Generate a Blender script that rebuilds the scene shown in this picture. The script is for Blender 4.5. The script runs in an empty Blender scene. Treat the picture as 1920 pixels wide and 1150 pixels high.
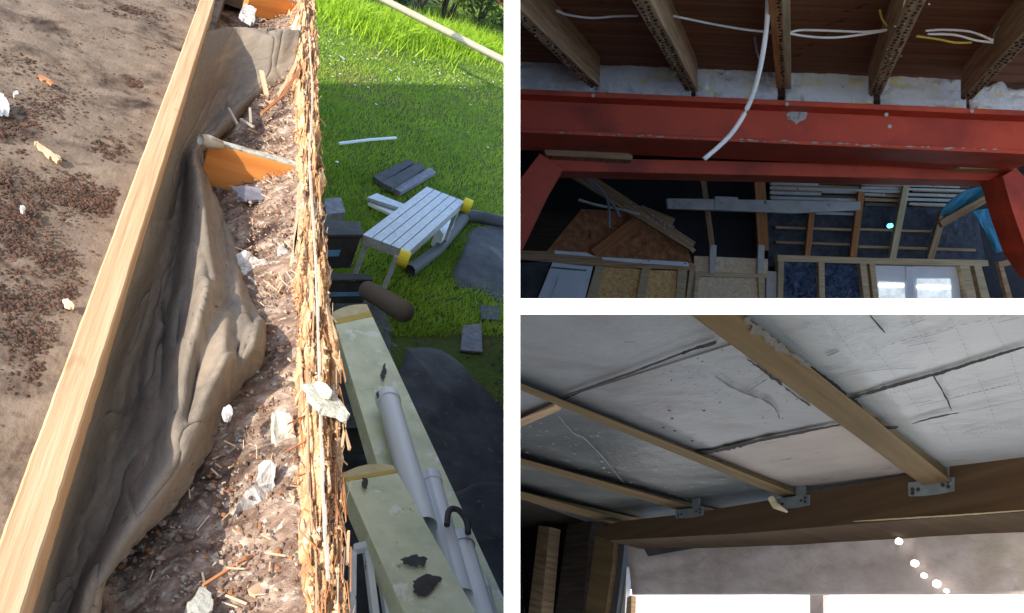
import bpy, math, random
import numpy as np
from mathutils import Vector, Matrix
random.seed(7); rng = np.random.default_rng(7)
C = bpy.context.scene.collection
SC = bpy.context.scene

# ------------------------------------------------------------------ camera
F = 1600.0                                    # focal length in pixels of a 1920 wide picture
AX = np.array([[0.90446106, -0.22064733, -0.36505473],      # rows: world x, y, z written in camera axes
               [-0.2033596, 0.5292498, -0.8237351],
               [0.37496009, 0.8192737, 0.43381508]])
CAM = np.array([0, 0, 3.05])
cd = bpy.data.cameras.new('camera'); cam = bpy.data.objects.new('camera', cd); C.objects.link(cam)
cd.sensor_width = 36; cd.lens = 36 * F / 1920; cd.clip_start = .02; cd.clip_end = 900
cam.matrix_world = Matrix([[*AX[0], 0], [*AX[1], 0], [*AX[2], 3.05], [0, 0, 0, 1]])
SC.camera = cam
# ------------------------------------------------------------------ sky and sun
SUN = np.array([-.78, -.38, .50]); SUN = SUN / np.linalg.norm(SUN)
el = math.asin(SUN[2]); az = math.atan2(SUN[0], SUN[1])
w = bpy.data.worlds.new('World'); SC.world = w; w.use_nodes = True
nt = w.node_tree; sky = nt.nodes.new('ShaderNodeTexSky'); sky.sky_type = 'NISHITA'; sky.sun_disc = False
sky.sun_elevation = el; sky.sun_rotation = az
nt.links.new(sky.outputs[0], nt.nodes['Background'].inputs[0]); nt.nodes['Background'].inputs[1].default_value = .15
sd = bpy.data.lights.new('sun', 'SUN'); sd.energy = 2.1; sd.angle = math.radians(.5); sd.color = (1, .93, .82)
so = bpy.data.objects.new('sun', sd); C.objects.link(so)
so.rotation_euler = Vector(SUN).to_track_quat('Z', 'Y').to_euler()
SC.view_settings.view_transform = 'Standard'; SC.view_settings.look = 'None'
SC.view_settings.exposure = 1.7; SC.view_settings.gamma = 1
SC.cycles.max_bounces = 8; SC.cycles.diffuse_bounces = 5

# ------------------------------------------------------------------ helpers
def nrm(v): v = np.asarray(v, float); return v / (np.linalg.norm(v) + 1e-12)
def W(c): return AX @ np.asarray(c, float) + CAM                 # camera axes -> world
def ray(x, y): return np.array([x - 960, 575 - y, -F])
def px(x, y, z): return ray(x, y) * (z / F)                       # a point z metres deep, camera axes
def wpx(x, y, z): return W(px(x, y, z))
def gp(x, y, z):                                                 # ray meets the level plane z, world
    d = AX @ ray(x, y); return CAM + d * ((z - CAM[2]) / d[2])
class Plane:
    def __init__(s, n, p):
        s.n = nrm(n); p = np.asarray(p, float)
        if np.dot(s.n, p) > 0: s.n = -s.n                         # faces the camera
        s.d = np.dot(s.n, p)
    def c(s, x, y, off=0):
        r = ray(x, y); return r * ((s.d + off) / np.dot(s.n, r))
    def pt(s, x, y, off=0): return W(s.c(x, y, off))
    @property
    def wn(s): return AX @ s.n

def tagit(o, label, cat=None, group=None, kind=None):
    if label: o['label'] = label
    if cat: o['category'] = cat
    if group: o['group'] = group
    if kind: o['kind'] = kind
    return o
def empty(name, loc, label, cat, group=None):
    o = bpy.data.objects.new(name, None); o.empty_display_size = .05
    o.location = Vector(loc); C.objects.link(o); return tagit(o, label, cat, group)

class MB:
    def __init__(s): s.v = []; s.f = []; s.uv = []
    def face(s, pts, uvs=None):
        b = len(s.v); s.v += [tuple(p) for p in pts]; s.f.append(tuple(range(b, b + len(pts))))
        if uvs is None:
            P = np.array(pts); e = nrm(P[1] - P[0]); n = nrm(np.cross(e, P[-1] - P[0])); g = np.cross(n, e)
            uvs = [(np.dot(p - P[0], e), np.dot(p - P[0], g)) for p in P]
        s.uv.append([tuple(u) for u in uvs]); return s
    def beam(s, a, b, wv, hv):                                    # a,b corner line; wv, hv edge vectors; uv.x runs along
        a, b, wv, hv = map(lambda t: np.asarray(t, float), (a, b, wv, hv)); L = np.linalg.norm(b - a)
        w_, h_ = np.linalg.norm(wv), np.linalg.norm(hv); k = 0
        ring = [a * 0, wv, wv + hv, hv]; acc = [0, w_, w_ + h_, 2 * w_ + h_, 2 * (w_ + h_)]
        for i in range(4):
            p, q = ring[i], ring[(i + 1) % 4]
            s.face([a + p, b + p, b + q, a + q], [(0, acc[i]), (L, acc[i]), (L, acc[i + 1]), (0, acc[i + 1])])
        s.face([a + r for r in ring]); s.face([b + r for r in ring[::-1]]); return s
    def prism(s, pts, off):                                       # polygon swept by the vector off
        P = [np.asarray(p, float) for p in pts]; Q = [p + off for p in P]
        e = nrm(P[1] - P[0]); n = nrm(off); g = nrm(np.cross(n, e)); e = np.cross(g, n)
        uv = [(np.dot(p - P[0], e), np.dot(p - P[0], g)) for p in P]
        s.face(P, uv); s.face(Q[::-1], uv[::-1])
        for i in range(len(P)):
            j = (i + 1) % len(P); s.face([P[i], Q[i], Q[j], P[j]])
        return s
    def tube(s, path, r, n=8, cap=True):
        path = [np.asarray(p, float) for p in path]; rs = r if hasattr(r, '__len__') else [r] * len(path)
        b = len(s.v); acc = 0; up = np.array([.13, .27, .95])
        for i, p in enumerate(path):
            t = nrm(path[min(i + 1, len(path) - 1)] - path[max(i - 1, 0)])
            x = nrm(np.cross(t, up)); y = np.cross(t, x)
            if i: acc += np.linalg.norm(p - path[i - 1])
            for k in range(n):
                a = 2 * math.pi * k / n; s.v.append(tuple(p + rs[i] * (x * math.cos(a) + y * math.sin(a))))
            if i:
                for k in range(n):
                    k2 = (k + 1) % n
                    s.f.append((b + (i - 1) * n + k, b + (i - 1) * n + k2, b + i * n + k2, b + i * n + k))
                    s.uv.append([(acc, k * .01)] * 4)
        if cap:
            for i in (0, len(path) - 1):
                s.f.append(tuple(b + i * n + k for k in range(n))); s.uv.append([(0, 0)] * n)
        return s
    def grid(s, G, UV=None):                                      # G [rows, cols, 3]
        R, K = G.shape[:2]; b = len(s.v); s.v += [tuple(p) for p in G.reshape(-1, 3)]
        if UV is None:
            du = np.concatenate([np.zeros((R, 1)), np.cumsum(np.linalg.norm(np.diff(G, axis=1), axis=2), 1)], 1)
            dv = np.concatenate([np.zeros((1, K)), np.cumsum(np.linalg.norm(np.diff(G, axis=0), axis=2), 0)], 0)
            UV = np.stack([du, dv], 2)
        for i in range(R - 1):
            for j in range(K - 1):
                s.f.append((b + i * K + j, b + i * K + j + 1, b + (i + 1) * K + j + 1, b + (i + 1) * K + j))
                s.uv.append([tuple(UV[i, j]), tuple(UV[i, j + 1]), tuple(UV[i + 1, j + 1]), tuple(UV[i + 1, j])])
        return s
    def build(s, name, m, parent=None, label=None, cat=None, group=None, kind=None, smooth=False, bevel=0):
        V = np.array(s.v); base = np.array(parent.location) if parent and parent.type == 'EMPTY' else None
        if base is None:
            base = np.array(parent['base']) if parent else V.mean(0)
        me = bpy.data.meshes.new(name); me.from_pydata([tuple(p) for p in V - base], [], s.f)
        ul = me.uv_layers.new(name='UVMap'); ul.data.foreach_set('uv', [c for f in s.uv for u in f for c in u])
        me.materials.append(m); me.validate()
        if smooth: me.polygons.foreach_set('use_smooth', [True] * len(me.polygons))
        o = bpy.data.objects.new(name, me); C.objects.link(o)
        if parent: o.parent = parent
        else: o.location = Vector(base)
        o['base'] = [float(q) for q in base]
        if bevel:
            md = o.modifiers.new('b', 'BEVEL'); md.width = bevel; md.segments = 2; md.limit_method = 'ANGLE'
            wl = o.modifiers.new('w', 'WELD'); wl.merge_threshold = 1e-4
            o.modifiers.move(1, 0)
        return tagit(o, label, cat, group, kind)

def catmull(P, n):
    P = np.asarray(P, float); K = len(P); out = []
    for t in np.linspace(0, K - 1, n):
        i = min(int(t), K - 2); f = t - i
        p0, p1, p2, p3 = P[max(i - 1, 0)], P[i], P[i + 1], P[min(i + 2, K - 1)]
        out.append(.5 * (2 * p1 + (p2 - p0) * f + (2 * p0 - 5 * p1 + 4 * p2 - p3) * f * f + (3 * p1 - p0 - 3 * p2 + p3) * f ** 3))
    return np.array(out)
_tab = rng.random((64, 64))
def vnoise(x, y):                                                # smooth value noise, arrays
    x = np.asarray(x, float); y = np.asarray(y, float)
    xi = np.floor(x).astype(int); yi = np.floor(y).astype(int); fx = x - xi; fy = y - yi
    fx = fx * fx * (3 - 2 * fx); fy = fy * fy * (3 - 2 * fy); T = lambda a, b: _tab[a % 64, b % 64]
    return (T(xi, yi) * (1 - fx) + T(xi + 1, yi) * fx) * (1 - fy) + (T(xi, yi + 1) * (1 - fx) + T(xi + 1, yi + 1) * fx) * fy - .5
def fbm(x, y, o=4):
    return sum(vnoise(x * 2 ** k + 7.3 * k, y * 2 ** k + 3.1 * k) / 2 ** k for k in range(o))

# ------------------------------------------------------------------ materials
def srgb(r, g, b):
    f = lambda c: (c / 255 / 12.92) if c / 255 <= .04045 else ((c / 255 + .055) / 1.055) ** 2.4
    return (f(r), f(g), f(b), 1)
def mat(name, stops, scale=8, stretch=(1, 1), detail=6, rough=.8, bump=.3, bscale=60, bstretch=(1, 1), metal=0,
        blot=None, blot2=None, spec=.3, rnd=.0, trans=0, emit=None, coat=0, bdist=.004, distort=0):
    m = bpy.data.materials.new(name); m.use_nodes = True; t = m.node_tree; N = t.nodes; L = t.links
    b = N['Principled BSDF']; b.inputs['Roughness'].default_value = rough; b.inputs['Metallic'].default_value = metal
    b.inputs['Specular IOR Level'].default_value = spec; b.inputs['Coat Weight'].default_value = coat
    uv = N.new('ShaderNodeUVMap'); uv.uv_map = 'UVMap'; oi = N.new('ShaderNodeObjectInfo')
    add = N.new('ShaderNodeVectorMath'); add.operation = 'MULTIPLY_ADD'
    L.new(oi.outputs['Random'], add.inputs[0]); add.inputs[1].default_value = (37, 23, 11); L.new(uv.outputs[0], add.inputs[2])
    def noise(sc, st, det, dist=0, off=0):
        mp = N.new('ShaderNodeMapping'); mp.inputs['Scale'].default_value = (st[0], st[1], 1); mp.inputs['Location'].default_value = (off, off, off)
        L.new(add.outputs[0], mp.inputs['Vector']); n = N.new('ShaderNodeTexNoise'); n.inputs['Scale'].default_value = sc
        n.inputs['Detail'].default_value = det; n.inputs['Roughness'].default_value = .62; n.inputs['Distortion'].default_value = dist
        L.new(mp.outputs[0], n.inputs['Vector']); return n.outputs['Fac']
    rp = N.new('ShaderNodeValToRGB'); E_ = rp.color_ramp.elements
    while len(E_) < len(stops): E_.new(.5)
    for e, (p, c) in zip(E_, stops): e.position = p; e.color = c
    L.new(noise(scale, stretch, detail, distort), rp.inputs[0]); col = rp.outputs[0]
    for k, bl in enumerate((blot, blot2)):
        if not bl: continue
        c, sc, lo, hi = bl[:4]; st = bl[4] if len(bl) > 4 else (1, 1)
        r2 = N.new('ShaderNodeMapRange'); r2.inputs[1].default_value = lo; r2.inputs[2].default_value = hi
        L.new(noise(sc, st, 8, .3, 3.7 + 5 * k), r2.inputs[0]); mx = N.new('ShaderNodeMix'); mx.data_type = 'RGBA'
        L.new(r2.outputs[0], mx.inputs[0]); L.new(col, mx.inputs[6]); mx.inputs[7].default_value = c; col = mx.outputs[2]
    if rnd:
        hs = N.new('ShaderNodeHueSaturation'); mr = N.new('ShaderNodeMapRange'); mr.inputs[3].default_value = 1 - rnd; mr.inputs[4].default_value = 1 + rnd
        L.new(oi.outputs['Random'], mr.inputs[0]); L.new(mr.outputs[0], hs.inputs['Value']); L.new(col, hs.inputs['Color']); col = hs.outputs[0]
    L.new(col, b.inputs['Base Color'])
    if bump:
        bp = N.new('ShaderNodeBump'); bp.inputs['Strength'].default_value = bump; bp.inputs['Distance'].default_value = bdist
        L.new(noise(bscale, bstretch, 5, 0, 9), bp.inputs['Height']); L.new(bp.outputs[0], b.inputs['Normal'])
    if trans:
        b.inputs['Transmission Weight'].default_value = 0
        tr = N.new('ShaderNodeBsdfTranslucent'); L.new(col, tr.inputs[0]); ms = N.new('ShaderNodeMixShader'); ms.inputs[0].default_value = trans
        L.new(b.outputs[0], ms.inputs[1]); L.new(tr.outputs[0], ms.inputs[2]); L.new(ms.outputs[0], N['Material Output'].inputs[0])
    if emit:
        b.inputs['Emission Strength'].default_value = emit; L.new(col, b.inputs['Emission Color'])
    return m
S = srgb
def wood(name, a, b_, c, rough=.8, fine=70, **k):
    return mat(name, [(.28, a), (.5, b_), (.72, c)], scale=fine, stretch=(.05, 1), detail=5, rough=rough, bump=.35, bscale=160, bstretch=(.05, 1), bdist=.002, **k)

M = {}
M['white_edge'] = mat('white_edge', [(0, (.92, .92, .92, 1)), (1, (.97, .97, .97, 1))], bump=0, rough=.6)
M['board_grey'] = mat('board_grey', [(0, (0.32, 0.288, 0.256, 1)), (1, (0.48, 0.448, 0.416, 1))], bump=.1)
M['lawn'] = mat('lawn', [(.25, (0.0494, 0.0801, 0.0116, 1)), (.5, (0.0986, 0.152, 0.0204, 1)), (.75, (0.175, 0.224, 0.0291, 1))], scale=1.6, detail=10, rough=.95, bump=1, bscale=30, bdist=.05,
                blot=((0.143, 0.0876, 0.0436, 1), .9, .52, .7))
M['paving'] = mat('paving', [(.3, (.28, .26, .24, 1)), (.7, (.40, .38, .35, 1))], scale=2, detail=8, bump=.2)
M['grass'] = mat('grass', [(.2, (0.153, 0.268, 0.0228, 1)), (.5, (0.289, 0.44, 0.0379, 1)), (.8, (0.509, 0.599, 0.0757, 1))], scale=.7, detail=8, rough=.7, bump=0, trans=.35)
M['leaf'] = mat('leaf', [(.25, (0.036, 0.07, 0.01, 1)), (.55, (0.084, 0.14, 0.02, 1)), (.8, (0.168, 0.24, 0.04, 1))], scale=2, detail=6, rough=.5, bump=0, trans=.3)
M['fern'] = mat('fern', [(.25, (0.208, 0.39, 0.02, 1)), (.7, (0.429, 0.598, 0.04, 1))], scale=3, rough=.6, bump=0, trans=.4)
M['bark'] = mat('bark', [(.3, (.03, .02, .015, 1)), (.7, (.08, .06, .04, 1))], scale=20, bump=.6)
M['deck'] = mat('deck', [(.25, (0.121, 0.0859, 0.0587, 1)), (.5, (0.178, 0.131, 0.0924, 1)), (.75, (0.229, 0.172, 0.124, 1))], scale=28, stretch=(1, .9), detail=9, rough=.95, bump=.7, bscale=150, bstretch=(1, .7), bdist=.003,
                blot=((0.0286, 0.0153, 0.00986, 1), 7.5, .53, .66), blot2=((0.0573, 0.0318, 0.0216, 1), 30, .56, .72))
M['moss'] = mat('moss', [(.3, (0.026, 0.0156, 0.0104, 1)), (.7, (0.117, 0.0585, 0.0364, 1))], scale=60, bump=.8, rough=.95)
M['newwood'] = wood('newwood', (0.396, 0.238, 0.119, 1), (0.507, 0.325, 0.175, 1), (0.586, 0.412, 0.246, 1), rough=.7, blot=((0.333, 0.19, 0.0954, 1), 9, .6, .75))
M['felt'] = mat('felt', [(.25, (0.149, 0.121, 0.0927, 1)), (.5, (0.191, 0.156, 0.118, 1)), (.75, (0.241, 0.198, 0.149, 1))], scale=70, stretch=(1, .45), detail=10, rough=.9, bump=.8, bscale=300, bstretch=(1, .6), bdist=.0018,
                blot=((0.312, 0.238, 0.165, 1), 9, .52, .72, (1, .5)), blot2=((0.0708, 0.0462, 0.0342, 1), 45, .64, .70))
M['orange'] = wood('orange', (.50, .16, .035, 1), (.62, .23, .05, 1), (.72, .30, .08, 1), rough=.6, fine=30)
M['rot'] = mat('rot', [(.25, (0.141, 0.0616, 0.0308, 1)), (.40, (0.37, 0.194, 0.088, 1)), (.52, (0.546, 0.334, 0.167, 1)), (.70, (0.704, 0.528, 0.352, 1))], scale=110, stretch=(1, .09), detail=9, rough=.85, bump=1, bscale=120, bstretch=(1, .12), bdist=.01,
               blot=((.13, .06, .035, 1), 30, .55, .66, (1, .3)), blot2=((.55, .46, .38, 1), 22, .60, .70, (1, .4)))
M['splinter_a'] = wood('splinter_a', (0.422, 0.25, 0.127, 1), (0.537, 0.352, 0.204, 1), (0.629, 0.486, 0.339, 1), rnd=.25)
M['splinter_b'] = wood('splinter_b', (.22, .08, .03, 1), (.36, .15, .06, 1), (.50, .24, .10, 1), rnd=.25)
M['splinter_c'] = wood('splinter_c', (0.326, 0.272, 0.218, 1), (0.392, 0.338, 0.272, 1), (0.462, 0.424, 0.37, 1))
M['debris'] = mat('debris', [(.25, (0.0718, 0.0417, 0.031, 1)), (.45, (0.201, 0.126, 0.0862, 1)), (.6, (0.373, 0.268, 0.198, 1)), (.8, (0.646, 0.55, 0.43, 1))], scale=45, detail=12, rough=.95, bump=1, bscale=70, bdist=.01,
                  blot=((0.495, 0.438, 0.345, 1), 75, .56, .66), blot2=((0.0574, 0.0334, 0.0257, 1), 9, .55, .68))
M['chalk'] = mat('chalk', [(.3, (0.39, 0.367, 0.328, 1)), (.7, (0.608, 0.593, 0.562, 1))], scale=60, detail=9, bump=.8, bscale=120, blot2=((.22, .15, .10, 1), 55, .52, .66))
M['plaster_bit'] = mat('plaster_bit', [(.3, (0.323, 0.306, 0.255, 1)), (.7, (0.51, 0.51, 0.425, 1))], scale=60, detail=9, bump=.8, bscale=120, blot2=((.22, .15, .10, 1), 55, .52, .66), blot=((0.128, 0.085, 0.0595, 1), 30, .6, .7))
M['alu'] = mat('alu', [(.3, (.42, .45, .48, 1)), (.7, (.60, .63, .66, 1))], scale=30, metal=.35, rough=.45, bump=.1, blot=((.18, .17, .16, 1), 30, .6, .72))
M['yellow'] = mat('yellow', [(.3, (.70, .56, .02, 1)), (.7, (.80, .66, .04, 1))], rough=.5, bump=.05, blot=((.2, .17, .05, 1), 50, .62, .7))
M['charcoal'] = mat('charcoal', [(.3, (0.0338, 0.0338, 0.0405, 1)), (.7, (0.0743, 0.0743, 0.081, 1))], scale=6, detail=8, rough=.7, bump=.4, bscale=20, blot=((0.135, 0.135, 0.135, 1), 20, .6, .75))
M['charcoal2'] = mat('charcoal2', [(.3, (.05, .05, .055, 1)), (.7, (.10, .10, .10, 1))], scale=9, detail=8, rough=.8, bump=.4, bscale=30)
M['slate'] = mat('slate', [(.3, (0.12, 0.12, 0.144, 1)), (.7, (0.264, 0.264, 0.3, 1))], scale=20, rough=.7, bump=.4)
M['blue'] = mat('blue', [(.3, (0.108, 0.288, 0.576, 1)), (.7, (0.18, 0.45, 0.81, 1))], rough=.5, bump=0)
M['foam'] = mat('foam', [(.3, (0.588, 0.653, 0.46, 1)), (.55, (0.798, 0.832, 0.588, 1)), (.8, (0.92, 0.92, 0.772, 1))], scale=7, detail=8, rough=.7, bump=.25, bscale=25,
                blot=((0.126, 0.109, 0.0919, 1), 16, .66, .69, (1, .35)), blot2=((0.92, 0.92, 0.809, 1), 9, .58, .62))
M['foamend'] = mat('foamend', [(.3, (.62, .50, .26, 1)), (.7, (.76, .68, .44, 1))], scale=20, rough=.8, bump=.4)
M['foamyellow'] = mat('foamyellow', [(.3, (.55, .40, .08, 1)), (.7, (.68, .52, .15, 1))], scale=20, rough=.8, bump=.3)
M['pvc'] = mat('pvc', [(.3, (0.66, 0.72, 0.792, 1)), (.7, (0.888, 0.92, 0.92, 1))], scale=5, rough=.35, bump=.05, blot=((0.144, 0.132, 0.132, 1), 34, .60, .66, (.5, 1)))
M['cream'] = mat('cream', [(.3, (0.62, 0.551, 0.368, 1)), (.7, (0.72, 0.646, 0.448, 1))], rough=.5, bump=.05)
M['brown_roll'] = mat('brown_roll', [(.3, (.11, .09, .07, 1)), (.7, (.19, .16, .13, 1))], scale=10, rough=.9, bump=.3)
M['red'] = mat('red', [(.3, (0.495, 0.0598, 0.0227, 1)), (.7, (0.675, 0.089, 0.0341, 1))], scale=3, detail=6, rough=.5, bump=.12, bscale=30, spec=.4,
               blot=((0.825, 0.454, 0.249, 1), 22, .70, .74), blot2=((0.3, 0.0359, 0.0166, 1), 3, .5, .7))
M['oldwood'] = wood('oldwood', (0.271, 0.156, 0.0793, 1), (0.459, 0.281, 0.15, 1), (0.668, 0.439, 0.25, 1), rnd=.15)
M['palewood'] = wood('palewood', (0.442, 0.325, 0.182, 1), (0.598, 0.455, 0.26, 1), (0.754, 0.598, 0.377, 1), rnd=.12)
M['redwood'] = wood('redwood', (0.39, 0.133, 0.0468, 1), (0.562, 0.218, 0.078, 1), (0.749, 0.343, 0.14, 1), rnd=.1)
M['boards'] = wood('boards', (0.154, 0.0612, 0.0326, 1), (0.265, 0.112, 0.0571, 1), (0.408, 0.184, 0.102, 1), rnd=.3, fine=25, blot=((0.0612, 0.0306, 0.0204, 1), 12, .62, .7))
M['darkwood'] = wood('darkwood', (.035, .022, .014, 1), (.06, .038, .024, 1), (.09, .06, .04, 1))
M['ply_white'] = mat('ply_white', [(.3, (0.495, 0.473, 0.44, 1)), (.7, (0.682, 0.66, 0.616, 1))], scale=12, bump=.3, blot=((0.22, 0.165, 0.121, 1), 24, .6, .7))
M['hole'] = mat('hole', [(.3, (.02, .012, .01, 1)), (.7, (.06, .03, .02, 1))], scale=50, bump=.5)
M['insul'] = mat('insul', [(.3, (0.92, 0.92, 0.92, 1)), (.6, (0.92, 0.92, 0.92, 1)), (.85, (0.92, 0.92, 0.92, 1))], scale=14, detail=8, rough=.7, bump=1, bscale=22, bdist=.02,
                 blot=((0.92, 0.866, 0.494, 1), 13, .55, .62, (.5, 1.4)), blot2=((0.343, 0.309, 0.265, 1), 20, .66, .70, (.5, 1.5)))
M['cable'] = mat('cable', [(0, (.78, .75, .72, 1)), (1, (.86, .84, .8, 1))], rough=.4, bump=0)
M['cable_yellow'] = mat('cable_yellow', [(0, (.60, .42, .06, 1)), (1, (.7, .5, .1, 1))], rough=.4, bump=0)
M['cable_grey'] = mat('cable_grey', [(0, (.22, .22, .24, 1)), (1, (.3, .3, .33, 1))], rough=.4, bump=0)
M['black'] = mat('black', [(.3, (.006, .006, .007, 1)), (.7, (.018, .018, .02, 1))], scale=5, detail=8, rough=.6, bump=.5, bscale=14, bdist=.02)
M['blackfelt'] = mat('blackfelt', [(.3, (0.018, 0.0195, 0.0255, 1)), (.6, (0.0675, 0.072, 0.09, 1)), (.85, (0.18, 0.18, 0.21, 1))], scale=14, detail=9, rough=.5, bump=.8, bscale=16, bdist=.02)
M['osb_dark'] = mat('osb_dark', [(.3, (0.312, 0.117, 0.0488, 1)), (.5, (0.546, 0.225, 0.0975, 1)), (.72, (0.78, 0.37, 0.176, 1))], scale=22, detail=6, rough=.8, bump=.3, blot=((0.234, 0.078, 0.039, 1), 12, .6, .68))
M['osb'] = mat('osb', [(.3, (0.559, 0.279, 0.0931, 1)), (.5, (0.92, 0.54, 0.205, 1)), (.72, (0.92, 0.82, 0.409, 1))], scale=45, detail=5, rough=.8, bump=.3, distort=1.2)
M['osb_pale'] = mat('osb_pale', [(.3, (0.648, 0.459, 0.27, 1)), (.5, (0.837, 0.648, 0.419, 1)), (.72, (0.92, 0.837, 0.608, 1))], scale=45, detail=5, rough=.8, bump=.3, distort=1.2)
M['tarp'] = mat('tarp', [(.3, (0.0192, 0.032, 0.072, 1)), (.5, (0.048, 0.088, 0.176, 1)), (.62, (0.112, 0.16, 0.256, 1)), (.8, (0.64, 0.672, 0.8, 1))], scale=10, detail=6, rough=.22, bump=1, bscale=9, bdist=.05, distort=1.5, spec=.6)  # pale upper stops paint glints into the sheet's colour
M['door_white'] = mat('door_white', [(.3, (0.744, 0.78, 0.816, 1)), (.7, (0.864, 0.9, 0.92, 1))], rough=.45, bump=.05)
M['glasslit'] = mat('glasslit', [(.3, (.42, .48, .50, 1)), (.7, (.8, .86, .9, 1))], scale=14, rough=.1, bump=0, emit=.28)
M['bluemem'] = mat('bluemem', [(.3, (0.036, 0.24, 0.408, 1)), (.7, (0.072, 0.36, 0.54, 1))], scale=6, rough=.4, bump=.4, bscale=10)
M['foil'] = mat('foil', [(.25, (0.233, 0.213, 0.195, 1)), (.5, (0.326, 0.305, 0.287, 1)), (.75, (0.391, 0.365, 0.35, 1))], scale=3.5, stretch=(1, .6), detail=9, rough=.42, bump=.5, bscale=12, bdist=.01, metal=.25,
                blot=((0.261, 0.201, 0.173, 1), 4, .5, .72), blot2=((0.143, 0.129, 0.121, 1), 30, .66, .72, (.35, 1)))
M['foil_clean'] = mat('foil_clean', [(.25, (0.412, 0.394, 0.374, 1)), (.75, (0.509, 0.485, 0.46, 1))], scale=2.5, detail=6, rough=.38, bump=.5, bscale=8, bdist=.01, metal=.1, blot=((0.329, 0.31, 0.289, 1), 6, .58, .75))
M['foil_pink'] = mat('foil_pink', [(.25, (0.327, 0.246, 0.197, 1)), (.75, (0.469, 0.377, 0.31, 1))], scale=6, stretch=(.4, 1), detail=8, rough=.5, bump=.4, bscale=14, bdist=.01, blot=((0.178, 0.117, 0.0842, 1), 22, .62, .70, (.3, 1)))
M['foil_shaded'] = mat('foil_shaded', [(.25, (0.114, 0.107, 0.0946, 1)), (.5, (0.172, 0.161, 0.144, 1)), (.75, (0.252, 0.236, 0.213, 1))], scale=5, stretch=(1, .5), detail=9, rough=.38, bump=.6, bscale=14, bdist=.01, metal=.2,
                     blot=((0.355, 0.322, 0.297, 1), 26, .66, .70, (.5, 1)))  # darker foil copy; the ceiling's dim left end is put into its colour
M['ink'] = mat('ink', [(.3, (.10, .10, .11, 1)), (.7, (.2, .2, .21, 1))], rough=.8, bump=0)
M['inkpale'] = mat('inkpale', [(.3, (0.252, 0.252, 0.259, 1)), (.7, (0.322, 0.322, 0.329, 1))], rough=.8, bump=0)
M['seam'] = mat('seam', [(.3, (.02, .017, .014, 1)), (.7, (.07, .055, .045, 1))], scale=40, rough=.9, bump=.3)
M['rafter'] = wood('rafter', (0.109, 0.0617, 0.0213, 1), (0.161, 0.0963, 0.0355, 1), (0.213, 0.132, 0.0568, 1), rnd=.08, fine=30)
M['plate'] = wood('plate', (0.0609, 0.0304, 0.0122, 1), (0.0853, 0.0468, 0.0204, 1), (0.114, 0.067, 0.0304, 1), fine=25)
M['galv'] = mat('galv', [(.3, (.20, .23, .23, 1)), (.7, (.34, .37, .37, 1))], scale=30, metal=.5, rough=.45, bump=.1)
M['fleece'] = mat('fleece', [(.25, (0.492, 0.388, 0.34, 1)), (.5, (0.614, 0.498, 0.435, 1)), (.75, (0.736, 0.615, 0.535, 1))], scale=9, detail=10, rough=.95, bump=.6, bscale=40, bdist=.006,
                  blot=((0.552, 0.453, 0.321, 1), 4, .55, .7), blot2=((0.276, 0.219, 0.187, 1), 7, .64, .74, (.5, 1)))
M['sheetlit'] = mat('sheetlit', [(.3, (.86, .88, .90, 1)), (.7, (.97, .98, 1, 1))], scale=9, rough=.6, bump=.2, emit=.8)
M['daylight_dot'] = mat('daylight_dot', [(0, (1, .98, .95, 1)), (1, (1, 1, 1, 1))], bump=0, emit=.9)  # glowing discs that stand for daylight seen through holes

# ================================================================== THE DIVIDING BOARDS (three places, one T of boards)
Z0, Z1 = .50, 6.6; T = 15 / F * Z0
def cambox(mb, x0, x1, y0, y1, z0, z1):
    a, b = W((x0, y0, -z0)), W((x0, y0, -z1)); return mb.beam(a, b, W((x1, y0, -z0)) - a, W((x0, y1, -z0)) - a)
t = empty('partition_wall', W((0, 0, -Z0)), 'thin grey partition with white front edge between the roof view and the two interiors', 'partition')
cambox(MB(), -T * .9, T * .9, -1.8, 2.6, Z0 + .006, Z1).build('panel', M['board_grey'], t)
cambox(MB(), -T, T, -1.0, 1.2, Z0, Z0 + .004).build('edge_trim', M['white_edge'], t)
t = empty('dividing_shelf', W((1, 0, -Z0)), 'thin grey floor panel with white front edge between the upper and lower interiors', 'floor panel')
cambox(MB(), T * 1.05, 3.9, -T * .9, T * .9, Z0 + .006, Z1).build('panel', M['charcoal2'], t)
cambox(MB(), T * 1.02, .75, -T, T, Z0, Z0 + .004).build('edge_trim', M['white_edge'], t)

# ================================================================== LEFT: ROOF EDGE ABOVE A GARDEN
RZ = 2.45
def structure(mb, name, m, label, cat='ground'): return mb.build(name, m, label=label, kind='structure')
mb = MB(); n_ = 60
for i in range(1):
    mb.face([(-200, -200, 0), (200, -200, 0), (200, 250, 0), (-200, 250, 0)], [(-200, -200), (200, -200), (200, 250), (-200, 250)])
mb.build('lawn', M['lawn'], kind='structure')
pa = [gp(953, 60, 0), gp(953, 1150, 0)]
mb = MB().face([(-200, -200, .004), (200, -200, .004), (200, 60, .004), (pa[0][0], pa[0][1], .004), (pa[1][0], pa[1][1], .004), (1.9, 2.3, .004), (-200, 2.3, .004)]); mb.build('added_paving', M['paving'], kind='structure')  # unseen grey ground, added to keep green lawn bounce out of the interiors
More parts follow.
